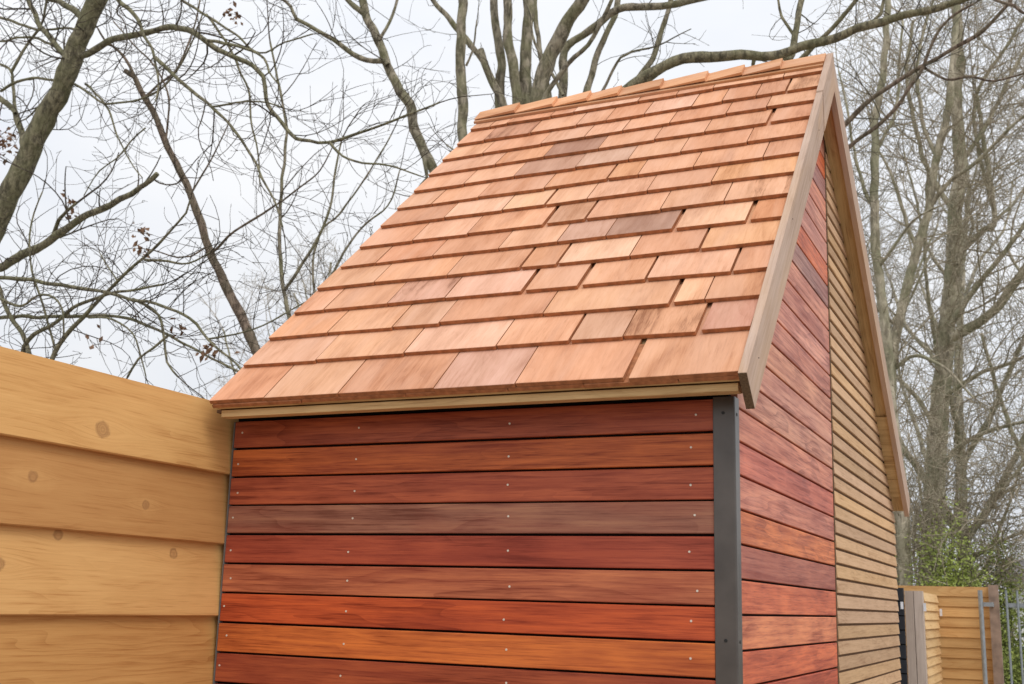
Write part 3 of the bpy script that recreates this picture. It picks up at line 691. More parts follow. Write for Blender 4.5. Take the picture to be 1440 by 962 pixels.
TR = {
    'ash': [[(-9.803,4.6,-0.1,0.1995),(-9.783,4.6,1.073,0.1596),(-9.582,4.532,2.446,0.1462),(-9.253,4.469,3.706,0.1329),(-8.776,4.418,4.679,0.1208),(-8.241,4.369,5.564,0.109),(-8.005,4.344,6.044,0.103),(-7.757,4.323,6.409,0.0979),(-7.606,4.304,6.775,0.0936),(-7.475,4.289,7.063,0.0901),(-7.249,4.268,7.427,0.0851),(-6.979,4.237,8.005,0.0781),(-6.916,4.2,8.833,0.0704)],
        [(-7.564,4.3,6.705,0.0349),(-7.435,4.291,6.707,0.0341),(-7.205,4.273,6.76,0.0326),(-6.918,4.252,6.769,0.0309),(-6.646,4.232,6.765,0.0292),(-6.275,4.205,6.716,0.0271),(-6.024,4.187,6.621,0.0256),(-5.832,4.171,6.478,0.0243),(-5.691,4.159,6.375,0.0234),(-5.484,4.142,6.253,0.0221),(-5.209,4.118,6.07,0.0204),(-5.111,4.108,5.988,0.0197),(-5.077,4.098,5.871,0.019),(-5.001,4.079,5.674,0.0178),(-4.846,4.06,5.492,0.0165),(-4.665,4.04,5.31,0.0151),(-4.51,4.026,5.263,0.0142),(-4.315,4.009,5.221,0.0131),(-3.935,3.973,5.24,0.0109),(-3.597,3.938,5.288,0.0089),(-3.244,3.9,5.339,0.0068)],
        [(-4.238,3.9,5.167,0.01),(-4.094,3.881,5.018,0.0091),(-3.883,3.86,4.92,0.0081),(-3.619,3.834,4.85,0.0069),(-3.299,3.8,4.703,0.0053)],
        [(-5.68,4,6.366,0.0157),(-5.487,3.955,6.294,0.0143),(-5.189,3.883,6.163,0.0122),(-4.87,3.798,5.96,0.0098),(-4.78,3.754,5.808,0.0086),(-4.627,3.7,5.644,0.0072)],
        [(-8.292,4.45,5.864,0.0356),(-8.333,4.467,5.945,0.0348),(-8.465,4.515,6.184,0.0325),(-8.643,4.56,6.41,0.0303),(-8.945,4.612,6.642,0.0278),(-9.535,4.7,7.004,0.0232)],
        [(-8.546,4.5,6.346,0.0182),(-8.719,4.572,6.722,0.0159),(-8.834,4.608,6.92,0.0147),(-9.049,4.64,7.055,0.0136),(-9.479,4.7,7.287,0.0116)],
        [(-8.688,4.5,6.829,0.0166),(-8.607,4.523,7.041,0.0154),(-8.51,4.541,7.193,0.0144),(-8.403,4.563,7.385,0.0132),(-8.431,4.6,7.821,0.0113)],
        [(-7.684,4.3,6.696,0.0315),(-8.013,4.372,6.993,0.0288),(-8.353,4.448,7.326,0.0258),(-8.586,4.514,7.643,0.023),(-8.811,4.6,8.071,0.0191)],
        [(-7.533,4.3,7.126,0.0351),(-7.825,4.354,7.33,0.0319),(-8.166,4.411,7.518,0.0284),(-8.714,4.5,7.828,0.0226)],
        [(-7.171,4.2,7.335,0.0242),(-6.943,4.145,7.107,0.0214),(-6.649,4.079,6.865,0.0182),(-6.412,4.004,6.551,0.0148),(-6.209,3.935,6.277,0.0118),(-6.055,3.859,5.975,0.0086),(-6.016,3.8,5.762,0.0062)],
        [(-6.174,3.9,6.254,0.019),(-5.837,3.856,5.97,0.017),(-5.413,3.8,5.63,0.0145),(-5.17,3.765,5.423,0.0131),(-4.98,3.733,5.218,0.0118),(-4.783,3.694,4.961,0.0102),(-4.708,3.675,4.835,0.0095),(-4.541,3.641,4.63,0.0083),(-4.401,3.6,4.368,0.0068)],
        [(-5.381,3.8,5.612,0.0105),(-5.115,3.767,5.586,0.0089),(-4.831,3.732,5.543,0.0072),(-4.588,3.7,5.44,0.0057)],
        [(-6.388,4.4,7.123,0.0136),(-6.04,4.362,6.87,0.012),(-5.646,4.317,6.583,0.0103),(-5.312,4.275,6.311,0.0087),(-5.02,4.239,6.342,0.0075),(-4.694,4.2,6.341,0.0061)],
        [(-6.075,4.4,6.911,0.0134),(-5.721,4.32,6.5,0.0117),(-5.527,4.263,6.207,0.0106),(-5.335,4.204,5.909,0.0094),(-5.252,4.15,5.639,0.0085),(-5.09,4.078,5.292,0.0072),(-4.968,4,4.93,0.0059)],
        [(-8.82,4.5,6.644,0.0148),(-8.472,4.454,6.683,0.0139),(-8.122,4.412,6.619,0.0131),(-7.625,4.352,6.452,0.0119),(-7.186,4.292,6.173,0.0108),(-6.972,4.264,6.104,0.0103),(-6.568,4.208,6.056,0.0093),(-6.28,4.161,6.106,0.0086),(-6.045,4.105,6.263,0.0078),(-5.902,4.059,6.423,0.0071),(-5.758,4,6.644,0.0063)],
        [(-7.794,4.4,6.755,0.0124),(-8.147,4.542,6.533,0.0101),(-8.487,4.65,6.399,0.0083),(-8.688,4.7,6.372,0.0074)],
        [(-7.515,4.4,6.454,0.0122),(-7.082,4.288,6.096,0.0099),(-6.795,4.178,5.72,0.0079),(-6.471,4.064,5.352,0.0058),(-6.265,4,5.167,0.0047)],
        [(-9.096,4.6,7.585,0.0153),(-8.66,4.52,7.375,0.0139),(-8.27,4.446,7.197,0.0127),(-7.795,4.352,7.081,0.0113),(-7.537,4.3,6.966,0.0105)],
        [(-9.279,4.7,7.376,0.0116),(-8.532,4.521,7.212,0.0128),(-8.08,4.409,6.992,0.0134),(-7.688,4.3,6.728,0.014)],
        [(-9.123,4.6,4.313,0.0541),(-8.648,4.483,4.648,0.0475),(-8.415,4.446,4.68,0.0453),(-7.92,4.36,4.778,0.0403),(-7.549,4.293,4.853,0.0366),(-7.055,4.195,4.988,0.0315),(-6.677,4.126,5.029,0.0279),(-6.274,4.043,5.123,0.0238),(-6.091,4,5.189,0.0218)],
        [(-7.699,4.4,4.924,0.0205),(-7.601,4.335,5.021,0.0181),(-7.399,4.261,5.079,0.0154),(-7.228,4.2,5.122,0.0132)],
        [(-6.479,4.2,5.75,0.0081),(-6.594,4.159,5.626,0.0075),(-6.696,4.111,5.456,0.0067),(-6.847,4.063,5.336,0.0059),(-6.936,4,5.086,0.0048)]],
    'maple': [[(-5.004,5.2,-0.1,0.0768),(-4.984,5.2,1.843,0.0614),(-5.235,5.07,2.82,0.0539),(-5.423,4.996,3.39,0.0495),(-5.601,4.947,3.768,0.0466),(-5.798,4.903,4.098,0.0441),(-6.002,4.857,4.462,0.0413),(-6.16,4.819,4.77,0.0389),(-6.273,4.784,5.059,0.0367),(-6.377,4.758,5.282,0.0351),(-6.562,4.719,5.608,0.0326),(-6.689,4.692,5.848,0.0308),(-6.8,4.665,6.09,0.0289),(-6.956,4.638,6.32,0.0272),(-7.107,4.612,6.552,0.0254),(-7.224,4.6,6.621,0.0246)],
        [(-7.093,4.6,6.53,0.0175),(-7.212,4.6,6.741,0.0149),(-7.403,4.6,6.923,0.0125),(-7.55,4.6,7.037,0.0107),(-7.655,4.6,7.175,0.009)],
        [(-6.919,4.6,6.297,0.0121),(-6.813,4.643,6.425,0.0114),(-6.658,4.698,6.572,0.0104),(-6.603,4.756,6.816,0.0095),(-6.587,4.829,7.155,0.0083),(-6.614,4.9,7.51,0.0072)],
        [(-6.602,4.6,5.799,0.0102),(-6.554,4.55,6.12,0.0093),(-6.639,4.508,6.409,0.0086),(-6.794,4.476,6.607,0.0082),(-7.01,4.44,6.818,0.0076),(-7.234,4.4,7.07,0.007)],
        [(-6.325,4.7,5.255,0.01),(-6.203,4.7,5.444,0.0086),(-6.026,4.7,5.738,0.0065),(-5.926,4.7,5.972,0.005)],
        [(-6.144,4.8,4.763,0.0099),(-6.28,4.745,4.664,0.0086),(-6.411,4.705,4.652,0.0076),(-6.652,4.631,4.725,0.0058),(-6.755,4.6,4.741,0.005)],
        [(-6.112,4.8,4.691,0.0132),(-5.705,4.687,4.851,0.0111),(-5.39,4.604,4.929,0.0096),(-4.929,4.476,5.059,0.0073),(-4.66,4.394,5.156,0.006),(-4.468,4.3,5.35,0.0045)]],
    'hazel': [[(-6.392,3.2,-0.1,0.0342),(-6.372,3.2,2.286,0.0274),(-6.305,3.16,2.829,0.0234),(-6.103,3.116,3.393,0.0189),(-5.773,3.087,3.677,0.0157),(-5.495,3.063,3.894,0.0131),(-5.232,3.043,4.052,0.0109),(-5.043,3.027,4.183,0.0093),(-4.838,3.008,4.347,0.0074),(-4.803,3,4.446,0.0066)],
        [(-6.987,3.4,2.311,0.0258),(-7.363,3.275,3.363,0.0222),(-7.144,3.192,4.057,0.0192),(-6.88,3.17,4.088,0.0182),(-6.602,3.149,4.038,0.0172),(-6.14,3.113,3.938,0.0155),(-5.678,3.075,3.846,0.0139),(-5.301,3.042,3.733,0.0125),(-5.063,3.021,3.674,0.0116),(-4.686,2.984,3.528,0.0102),(-4.485,2.958,3.352,0.0092),(-4.159,2.918,3.12,0.0078),(-4.056,2.9,2.998,0.0072)],
        [(-7.589,3.4,3.774,0.0183),(-7.022,3.342,3.797,0.0165),(-6.455,3.283,3.744,0.0147),(-5.909,3.223,3.687,0.013),(-5.497,3.176,3.643,0.0117),(-4.989,3.112,3.448,0.01),(-4.409,3.032,3.188,0.0081),(-4.185,3,3.103,0.0074)],
        [(-6.694,3.3,3.095,0.0229),(-6.52,3.216,3.534,0.0187),(-6.274,3.178,3.636,0.0168),(-5.992,3.135,3.747,0.0145),(-5.633,3.086,3.806,0.012),(-5.313,3.045,3.806,0.01),(-4.981,3,3.808,0.0078)],
        [(-6.273,3.2,3.058,0.0222),(-6.574,3.243,3.544,0.0192),(-6.761,3.259,3.709,0.0181),(-6.919,3.276,3.912,0.0168),(-7.13,3.3,4.208,0.015)],
        [(-5.285,3.1,4.058,0.0108),(-5.014,3.065,4.004,0.0087),(-4.797,3.036,3.957,0.0071),(-4.572,3,4.01,0.0051)],
        [(-5.357,3.1,3.752,0.0121),(-5.131,3.077,3.651,0.011),(-5.016,3.061,3.546,0.0102),(-4.961,3.042,3.398,0.0094),(-4.893,3.018,3.22,0.0084),(-4.766,3,3.105,0.0076)],
        [(-4.887,3,3.416,0.0103),(-5.022,3,3.33,0.0094),(-5.146,3,3.259,0.0087),(-5.23,3,3.131,0.0078)],
        [(-5.782,3.1,3.648,0.0082),(-5.499,3.073,3.597,0.0073),(-5.288,3.05,3.477,0.0066),(-5.186,3.031,3.348,0.006),(-5.062,3,3.122,0.0051)],
        [(-6.883,3.2,3.914,0.0116),(-6.578,3.154,3.817,0.0104),(-6.376,3.115,3.878,0.0095),(-6.159,3.081,3.833,0.0086),(-6.001,3.044,3.685,0.0078),(-5.913,3,3.5,0.0068)],
        [(-4.521,3,3.363,0.0076),(-4.328,3.044,3.396,0.007),(-4.125,3.093,3.454,0.0063),(-3.883,3.161,3.595,0.0055),(-3.737,3.2,3.669,0.005)],
        [(-5.433,3,3.871,0.0067),(-5.558,3,4.017,0.0051),(-5.644,3,4.122,0.0041)],
        [(-6.175,3.2,3.392,0.0097),(-6.394,3.2,3.813,0.0086),(-6.561,3.2,4.125,0.0078),(-6.636,3.2,4.436,0.007),(-6.618,3.2,4.618,0.0064),(-6.551,3.2,4.795,0.0059)]],
    'alder': [[(-3.964,7.2,-0.1,0.0964),(-3.944,7.2,2.209,0.0771),(-4.088,7.099,3.332,0.0708),(-4.282,7.023,4.208,0.0661),(-4.608,6.932,5.282,0.0604),(-4.96,6.864,6.104,0.0561),(-5.083,6.844,6.35,0.0548),(-5.191,6.824,6.597,0.0535),(-5.256,6.802,6.889,0.052),(-5.383,6.788,7.055,0.0511),(-5.542,6.764,7.369,0.0495),(-5.658,6.741,7.681,0.0478),(-5.822,6.716,8.007,0.0462),(-5.893,6.698,8.259,0.0449),(-5.99,6.664,8.754,0.0422),(-6.209,6.6,9.687,0.0373)],
        [(-5.811,6.7,7.996,0.032),(-6.066,6.643,8.24,0.0289),(-6.307,6.586,8.512,0.0256),(-6.579,6.5,8.979,0.0206)],
        [(-5.502,6.7,7.341,0.0313),(-5.523,6.685,7.381,0.0309),(-5.722,6.619,7.404,0.0289),(-5.946,6.536,7.535,0.0264),(-6.131,6.457,7.704,0.0239),(-6.312,6.391,7.811,0.0219),(-6.495,6.325,7.919,0.0199),(-6.559,6.276,8.056,0.0184),(-6.741,6.2,8.222,0.016)],
        [(-5.633,6.7,7.683,0.0198),(-5.526,6.73,7.901,0.0175),(-5.467,6.76,8.158,0.0152),(-5.438,6.8,8.526,0.0121)],
        [(-5.052,6.8,6.231,0.0267),(-4.96,6.735,5.969,0.0166),(-5.021,6.7,5.869,0.0113)],
        [(-5.748,6,2.538,0.0275),(-5.871,6,3.519,0.0243),(-6.041,6,4.314,0.0218),(-6.147,6,4.628,0.0208),(-6.243,6,5.108,0.0193),(-6.265,6,5.568,0.0178),(-6.264,6,5.961,0.0165),(-6.278,6,6.442,0.0149),(-6.415,6,6.954,0.0133),(-6.575,6,7.484,0.0116)],
        [(-6.147,6,4.628,0.0181),(-5.944,6,4.918,0.0162),(-5.75,6,5.2,0.0143),(-5.643,6,5.491,0.0126),(-5.623,6,5.795,0.0111),(-5.564,6,6.175,0.0091)],
        [(-5.563,6.1,4.096,0.0142),(-5.885,6.126,4.721,0.0126),(-5.854,6.148,5.257,0.0112),(-5.635,6.16,5.466,0.0103),(-5.317,6.182,5.897,0.0086),(-5.095,6.2,6.261,0.0073)],
        [(-5.838,6.2,4.585,0.0146),(-5.517,6.295,5.265,0.0112),(-5.185,6.351,5.552,0.0091),(-5.093,6.4,5.945,0.0074)]],
    'pollard': [[(-3.541,6.4,-0.1,0.2442),(-3.521,6.4,2.549,0.1954),(-3.595,6.4,4.443,0.1786),(-3.658,6.4,5.601,0.1685),(-3.677,6.4,6.276,0.1624)],
        [(-3.912,6.4,4.47,0.0688),(-3.927,6.4,5.34,0.0609),(-3.967,6.4,6.498,0.0506),(-3.96,6.4,6.995,0.0461),(-4.036,6.4,7.35,0.0431),(-4.064,6.4,7.677,0.0402),(-4.107,6.4,8.424,0.0336)],
        [(-3.69,6.3,5.643,0.0589),(-3.7,6.27,6.43,0.0524),(-3.769,6.255,6.861,0.049),(-3.812,6.244,7.151,0.0467),(-3.834,6.231,7.54,0.0436),(-3.913,6.2,8.424,0.0365)],
        [(-3.667,6.4,5.899,0.0701),(-3.694,6.423,6.494,0.0644),(-3.706,6.446,7.095,0.0587),(-3.706,6.467,7.636,0.0535),(-3.772,6.5,8.568,0.0447)],
        [(-3.565,6.3,5.773,0.0933),(-3.452,6.212,6.408,0.0812),(-3.341,6.163,6.741,0.0743),(-3.18,6.121,6.99,0.0682),(-2.942,6.066,7.283,0.0603),(-2.631,6,7.614,0.0507)],
        [(-3.394,6.1,6.036,0.0306),(-3.28,6.042,6.336,0.0278),(-3.04,5.979,6.579,0.0248),(-2.831,5.934,6.715,0.0226),(-2.673,5.884,6.921,0.0203),(-2.57,5.849,7.077,0.0186),(-2.499,5.8,7.326,0.0164)],
        [(-3.462,6.5,5.758,0.0454),(-3.337,6.524,6.554,0.0427),(-3.327,6.535,6.941,0.0414),(-3.277,6.539,7.089,0.0408),(-2.978,6.55,7.238,0.0391),(-2.758,6.558,7.384,0.0377),(-2.249,6.573,7.333,0.0349),(-1.967,6.582,7.347,0.0334),(-1.418,6.6,7.374,0.0303)],
        [(-3.197,6.6,6.357,0.0388),(-3.113,6.629,6.584,0.0369),(-3.024,6.679,6.999,0.0337),(-2.892,6.722,7.338,0.0307),(-2.829,6.753,7.601,0.0286),(-2.734,6.8,8.006,0.0255)],
        [(-2.985,6.5,6.357,0.0174),(-2.89,6.479,6.503,0.0159),(-2.686,6.435,6.799,0.0127),(-2.558,6.419,6.828,0.0116),(-2.387,6.4,6.816,0.0102)],
        [(-2.726,6.7,6.436,0.0315),(-2.642,6.729,6.646,0.0301),(-2.479,6.769,6.894,0.028),(-2.378,6.819,7.284,0.0256),(-2.314,6.852,7.545,0.024),(-2.276,6.9,7.958,0.0216)],
        [(-3.77,6.3,6.25,0.0422),(-3.872,6.269,6.481,0.0402),(-3.991,6.238,6.717,0.0382),(-4.095,6.2,7.012,0.0358)],
        [(-4.059,6.2,6.905,0.0321),(-4.111,6.185,6.977,0.0314),(-4.35,6.124,7.268,0.0284),(-4.47,6.09,7.441,0.0267),(-4.593,6.057,7.609,0.025),(-4.736,6,7.932,0.022)],
        [(-3.501,6.6,6.56,0.0287),(-3.573,6.624,6.894,0.0273),(-3.656,6.647,7.237,0.0258),(-3.723,6.671,7.583,0.0244),(-3.706,6.7,8.004,0.0224)],
        [(-3.178,6.2,6.387,0.0171),(-3.356,6.2,6.701,0.0146),(-3.5,6.2,6.992,0.0124),(-3.545,6.2,7.231,0.0106)],
        [(-3.024,6.5,6.438,0.0209),(-2.946,6.5,6.201,0.0208),(-2.87,6.5,5.968,0.0206)]],
    'birch': [[(-3.739,5.6,-0.1,0.0689),(-3.719,5.6,2.477,0.0551),(-3.806,5.6,4.258,0.0512),(-3.883,5.6,5.074,0.0494),(-3.928,5.6,5.776,0.0479),(-3.975,5.6,6.356,0.0467),(-4.005,5.6,6.875,0.0455),(-4.001,5.6,7.323,0.0445),(-4.016,5.6,8.405,0.042)],
        [(-3.923,5.6,5.669,0.0099),(-3.989,5.555,5.683,0.0084),(-4.052,5.5,5.734,0.0066)],
        [(-3.93,5.6,6.552,0.0118),(-3.85,5.564,6.681,0.0099),(-3.804,5.518,6.869,0.0076),(-3.783,5.5,6.944,0.0067)]],
    'oak': [[(-2.583,5,-0.1,0.0824),(-2.563,5,2.409,0.0659),(-2.411,5,4.103,0.057),(-2.303,5,5.177,0.0513),(-2.184,5,5.625,0.0486),(-2.062,5,5.761,0.0473),(-1.862,5,5.852,0.0455),(-1.641,5,5.905,0.0436),(-1.407,5,5.893,0.0417),(-1.178,5,5.863,0.0397),(-0.938,5,5.806,0.0377),(-0.696,5,5.845,0.0357),(-0.364,5,5.894,0.0329),(-0.02,5,5.937,0.03),(0.198,5,5.963,0.0281),(0.475,5,5.997,0.0258),(0.796,5,6.071,0.0231)],
        [(-0.966,5.6,6.092,0.0295),(-0.905,5.617,6.063,0.0287),(-0.874,5.667,6.3,0.0267),(-0.821,5.741,6.654,0.0237),(-0.789,5.8,6.946,0.0213)],
        [(-0.821,5.6,6.033,0.0235),(-0.603,5.534,6.183,0.0203),(-0.421,5.478,6.307,0.0177),(-0.329,5.445,6.397,0.0162),(-0.235,5.4,6.541,0.0142)],
        [(-1.066,5,5.83,0.0195),(-1.078,5,5.76,0.0139)],
        [(-0.201,5,5.915,0.0134),(-0.095,5,5.999,0.0124),(-0.074,5,6.112,0.0118),(-0.047,5,6.284,0.0107)],
        [(-0.881,5.7,6.317,0.0149),(-0.978,5.7,6.5,0.0123),(-1.02,5.7,6.741,0.0091)]],
    'poplar': [[(-0.828,12.5,-0.1,0.2099),(-0.808,12.5,0.357,0.1679),(-0.729,12.5,1.476,0.156),(-0.666,12.5,2.083,0.1494),(-0.578,12.5,2.835,0.1412),(-0.506,12.5,3.592,0.1331),(-0.424,12.5,4.372,0.1247),(-0.319,12.5,5.059,0.1171),(-0.235,12.5,5.651,0.1106),(-0.143,12.5,6.408,0.1024),(-0.109,12.5,6.874,0.0974),(-0.01,12.5,7.569,0.0898),(-0.011,12.5,8.396,0.0812),(0.055,12.5,9.124,0.0734),(0.077,12.5,10.42,0.0598)],
        [(-0.212,12.3,5.123,0.0645),(-0.166,12.285,5.144,0.064),(0.308,12.123,5.399,0.0582),(0.688,11.945,5.839,0.0524),(1.117,11.763,6.21,0.0465),(1.553,11.5,6.889,0.0386)],
        [(-0.222,12.3,5.266,0.0416),(-0.18,12.284,5.373,0.0406),(0.177,12.202,5.835,0.0352),(0.461,12.141,6.152,0.0313),(0.726,12.078,6.493,0.0273),(1.005,12,6.955,0.0225)],
        [(-0.123,12.4,6.131,0.0423),(-0.065,12.44,6.294,0.0411),(0.201,12.538,6.6,0.0381),(0.37,12.61,6.852,0.036),(0.231,13,8.739,0.0249)],
        [(0.364,12.8,6.915,0.0288),(0.219,12.853,7.876,0.0268),(0.235,12.896,8.694,0.025),(0.678,12.944,9.41,0.0226),(0.91,12.969,9.778,0.0214),(1.211,13,10.222,0.0199)],
        [(-0.456,12.4,3.891,0.0367),(-0.681,12.248,4.341,0.0299),(-1,12.101,4.707,0.0232),(-1.198,12,4.983,0.0186)],
        [(-0.382,12.3,4.336,0.0321),(0.025,12.133,4.561,0.027),(0.453,11.966,4.685,0.022),(0.864,11.8,4.803,0.0173)],
        [(-0.092,12.5,6.871,0.0381),(-0.382,12.521,7.423,0.0347),(-0.538,12.543,8.078,0.0308),(-0.643,12.572,8.96,0.0256),(-0.511,12.6,9.823,0.0202)],
        [(-0.496,12.3,3.422,0.0363),(-0.098,12.049,3.739,0.0291),(0.329,11.818,3.868,0.0227),(0.729,11.6,3.905,0.0169)],
        [(-0.015,12.6,7.607,0.0338),(0.324,12.653,8.094,0.03),(0.576,12.702,8.594,0.0265),(0.778,12.741,8.997,0.0237),(1.083,12.8,9.604,0.0195)]],
    'lime': [[(-0.901,11,-0.1,0.1014),(-0.881,11,0.847,0.0811),(-0.915,11,1.877,0.0763),(-0.882,11,3.792,0.0672),(-0.822,11,4.631,0.0631),(-0.699,11,5.181,0.0602),(-0.512,11,5.865,0.0565),(-0.329,11,6.41,0.0533),(-0.194,11,7.152,0.0495),(-0.066,11,7.537,0.0473),(0.043,11,8.204,0.0439),(0.129,11,8.886,0.0405),(0.217,11,9.768,0.0361)],
        [(-0.474,11,5.97,0.0261),(-0.612,10.929,6.421,0.0216),(-0.71,10.859,6.873,0.0171),(-0.856,10.8,7.247,0.0133)],
        [(-0.748,11,5.006,0.0216),(-0.99,10.894,5.268,0.0171),(-1.176,10.8,5.53,0.0131)],
        [(-0.828,11,4.483,0.0258),(-0.525,10.886,4.615,0.0218),(-0.207,10.76,4.399,0.0174),(0.091,10.6,4.021,0.0121)],
        [(-0.329,11,6.41,0.0305),(-0.101,10.913,6.719,0.0275),(0.238,10.822,6.914,0.0242),(0.657,10.692,7.254,0.0197),(0.978,10.6,7.434,0.0166)],
        [(-0.194,11,7.152,0.0264),(-0.333,11.042,7.643,0.0239),(-0.374,11.099,8.352,0.0204),(-0.264,11.149,8.948,0.0172),(-0.067,11.2,9.537,0.0138)]],
    'willow': [[(-0.629,9.3,-0.1,0.0935),(-0.609,9.3,0.94,0.0748),(-0.596,9.3,1.847,0.0698),(-0.591,9.3,2.601,0.0657),(-0.666,9.3,3.835,0.059),(-0.673,9.3,4.532,0.0552),(-0.745,9.3,5.496,0.05),(-0.744,9.3,5.905,0.0478),(-0.696,9.3,6.947,0.042),(-0.587,9.3,7.548,0.0384),(-0.504,9.3,8.439,0.0333),(-0.455,9.3,9.241,0.0287)],
        [(-0.707,9.3,6.651,0.0198),(-0.557,9.338,6.898,0.0184),(-0.459,9.372,7.153,0.0171),(-0.421,9.436,7.694,0.0147),(-0.365,9.5,8.244,0.0122)],
        [(-0.744,9.3,5.905,0.0196),(-0.877,9.274,6.329,0.0172),(-0.935,9.249,6.75,0.0149),(-0.993,9.225,7.178,0.0125),(-1.053,9.2,7.612,0.0101)],
        [(-0.725,9.3,5.251,0.0194),(-0.565,9.215,5.452,0.0165),(-0.321,9.096,5.708,0.0125),(-0.058,9,5.804,0.0094)]],
    'cherry': [[(-1.453,8.2,-0.1,0.0445),(-1.433,8.2,3.683,0.0356),(-1.314,8.083,4.673,0.0319),(-1.122,7.966,5.666,0.0282),(-0.879,7.887,6.288,0.0255),(-0.744,7.862,6.448,0.0246),(-0.47,7.819,6.644,0.023),(-0.04,7.759,6.823,0.0207),(0.316,7.708,6.972,0.0188),(0.573,7.668,7.104,0.0174),(0.753,7.635,7.265,0.0162),(0.909,7.6,7.479,0.0151)],
        [(-1.051,8,5.897,0.0252),(-0.734,7.921,6.203,0.0225),(-0.404,7.853,6.368,0.0201),(-0.207,7.796,6.597,0.0182),(-0.039,7.744,6.816,0.0165),(0.106,7.683,7.113,0.0146),(0.298,7.635,7.261,0.013),(0.463,7.6,7.314,0.0119)],
        [(-0.043,7.8,6.842,0.0139),(0.162,7.731,6.64,0.0125),(0.388,7.665,6.6,0.0112),(0.602,7.598,6.482,0.0099),(0.909,7.5,6.49,0.0081)],
        [(0.418,7.5,7.533,0.017),(0.654,7.413,7.214,0.0151),(0.802,7.367,7.102,0.0142),(0.874,7.339,7.001,0.0136),(1.001,7.3,6.941,0.0129)]],
    'elder': [[(-0.358,10.2,-0.1,0.0378),(-0.338,10.2,0.913,0.0302),(-0.291,10.087,1.648,0.026),(-0.155,10.017,2.093,0.0233),(0.085,9.941,2.537,0.0203),(0.353,9.872,2.901,0.0176),(0.65,9.8,3.258,0.0148)],
        [(-0.3,10.2,1.649,0.0229),(-0.419,10.2,2.173,0.0191),(-0.47,10.2,2.633,0.0158),(-0.519,10.2,3.181,0.0118)],
        [(-0.252,10.1,1.723,0.0265),(-0.005,9.936,2.166,0.0216),(0.324,9.804,2.381,0.0176),(0.602,9.7,2.483,0.0145)],
        [(-0.231,10.2,0.919,0.0263),(-0.125,10.2,1.58,0.0224),(0.037,10.2,1.954,0.02),(0.239,10.2,2.404,0.0171),(0.362,10.2,2.705,0.0152),(0.575,10.2,3.31,0.0115)],
        [(-0.3,10.2,1.649,0.0191),(-0.192,10.245,2.405,0.0158),(-0.134,10.272,2.869,0.0139),(-0.001,10.3,3.338,0.0118)],
        [(-0.532,10,0.912,0.0224),(-0.53,10,1.715,0.0176),(-0.578,10,2.238,0.0144),(-0.52,10,2.694,0.0116)]]}
B_grn = bark('lichen_bark', (.13, .115, .08), (.26, .235, .155), (.19, .19, .10), .5)
B_brn = bark('brown_bark', (.13, .095, .07), (.25, .19, .145), (.15, .15, .09), .3)
B_pol = bark('pollard_bark', (.16, .14, .10), (.33, .29, .22), (.2, .2, .1), .55, .8)
B_far = bark('hazed_far_bark', (.32, .28, .205), (.46, .41, .31), (.22, .23, .13), .6, .5)  # bark lightened in place of haze over the farther trees
T_near = bark('near_twig', (.06, .045, .036), (.12, .095, .075), (.12, .12, .07), .25, 1.5)
T_mid = bark('mid_twig', (.10, .085, .065), (.17, .15, .115), (.14, .15, .08), .4, 1.5)
T_far = bark('hazed_far_twig', (.34, .285, .21), (.47, .405, .31), (.27, .26, .15), .4, 1.5)  # twigs lightened likewise, haze put into the colour
t_ash = tree('bare_tree', 'big bare tree with thick mossy stem leaning across the upper left corner', TR['ash'], B_grn, T_near, 1, spacing=.23, length=.75, curl=.22, dens=.42, rmax=.010)
tree('bare_tree', 'slender bare tree with reddish brown stem slanting down behind the shed eave', TR['maple'], B_brn, T_near, 2, spacing=.3, length=.6, curl=.15, dens=.5, rmax=.006)
tree('bare_tree', 'low tangled bare tree right behind the left pine fence', TR['hazel'], B_grn, T_near, 3, spacing=.13, length=.55, curl=.2, dens=.5, rmax=.006)
tree('bare_tree', 'slim grey green bare tree that kinks down to the left slope of the roof', TR['alder'], B_pol, T_near, 4, spacing=.26, length=.8, curl=.13, dens=.5, rmax=.007)
tree('pollarded_tree', 'many stemmed pollarded tree rising behind the middle of the ridge', TR['pollard'], B_pol, T_mid, 5, spacing=.5, length=.5, curl=.12, dens=.45, rmax=.006)
tree('bare_tree', 'single straight upright bare stem just left of the many stemmed tree', TR['birch'], B_pol, T_mid, 6, spacing=.8, length=.3, rmax=.004)
tree('bare_tree', 'bare tree whose long lichen covered limb arches over the ridge to the right', TR['oak'], B_grn, T_mid, 7, spacing=.32, length=.5, curl=.15, dens=.45, rmax=.007, up=.12)
FK = dict(curl=.13, dens=.6, rmin=.005)
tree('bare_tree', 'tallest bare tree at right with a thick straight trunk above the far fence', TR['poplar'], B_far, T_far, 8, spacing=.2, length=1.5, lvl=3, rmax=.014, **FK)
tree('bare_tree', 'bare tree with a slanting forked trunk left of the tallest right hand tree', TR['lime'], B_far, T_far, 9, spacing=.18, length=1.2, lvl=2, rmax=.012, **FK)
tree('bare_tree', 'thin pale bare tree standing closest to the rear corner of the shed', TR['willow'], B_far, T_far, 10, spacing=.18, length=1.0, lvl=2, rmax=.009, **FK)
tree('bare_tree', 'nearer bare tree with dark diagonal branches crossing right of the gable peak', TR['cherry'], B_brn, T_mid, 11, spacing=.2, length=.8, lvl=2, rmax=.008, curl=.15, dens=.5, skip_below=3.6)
tree('bare_tree', 'bushy bare tree of arching shoots at the foot of the tallest right hand tree', TR['elder'], B_far, T_far, 12, spacing=.085, length=1.1, lvl=2, rmax=.009, curl=.2, dens=.7, up=.0, skip_below=1.7, rmin=.005)
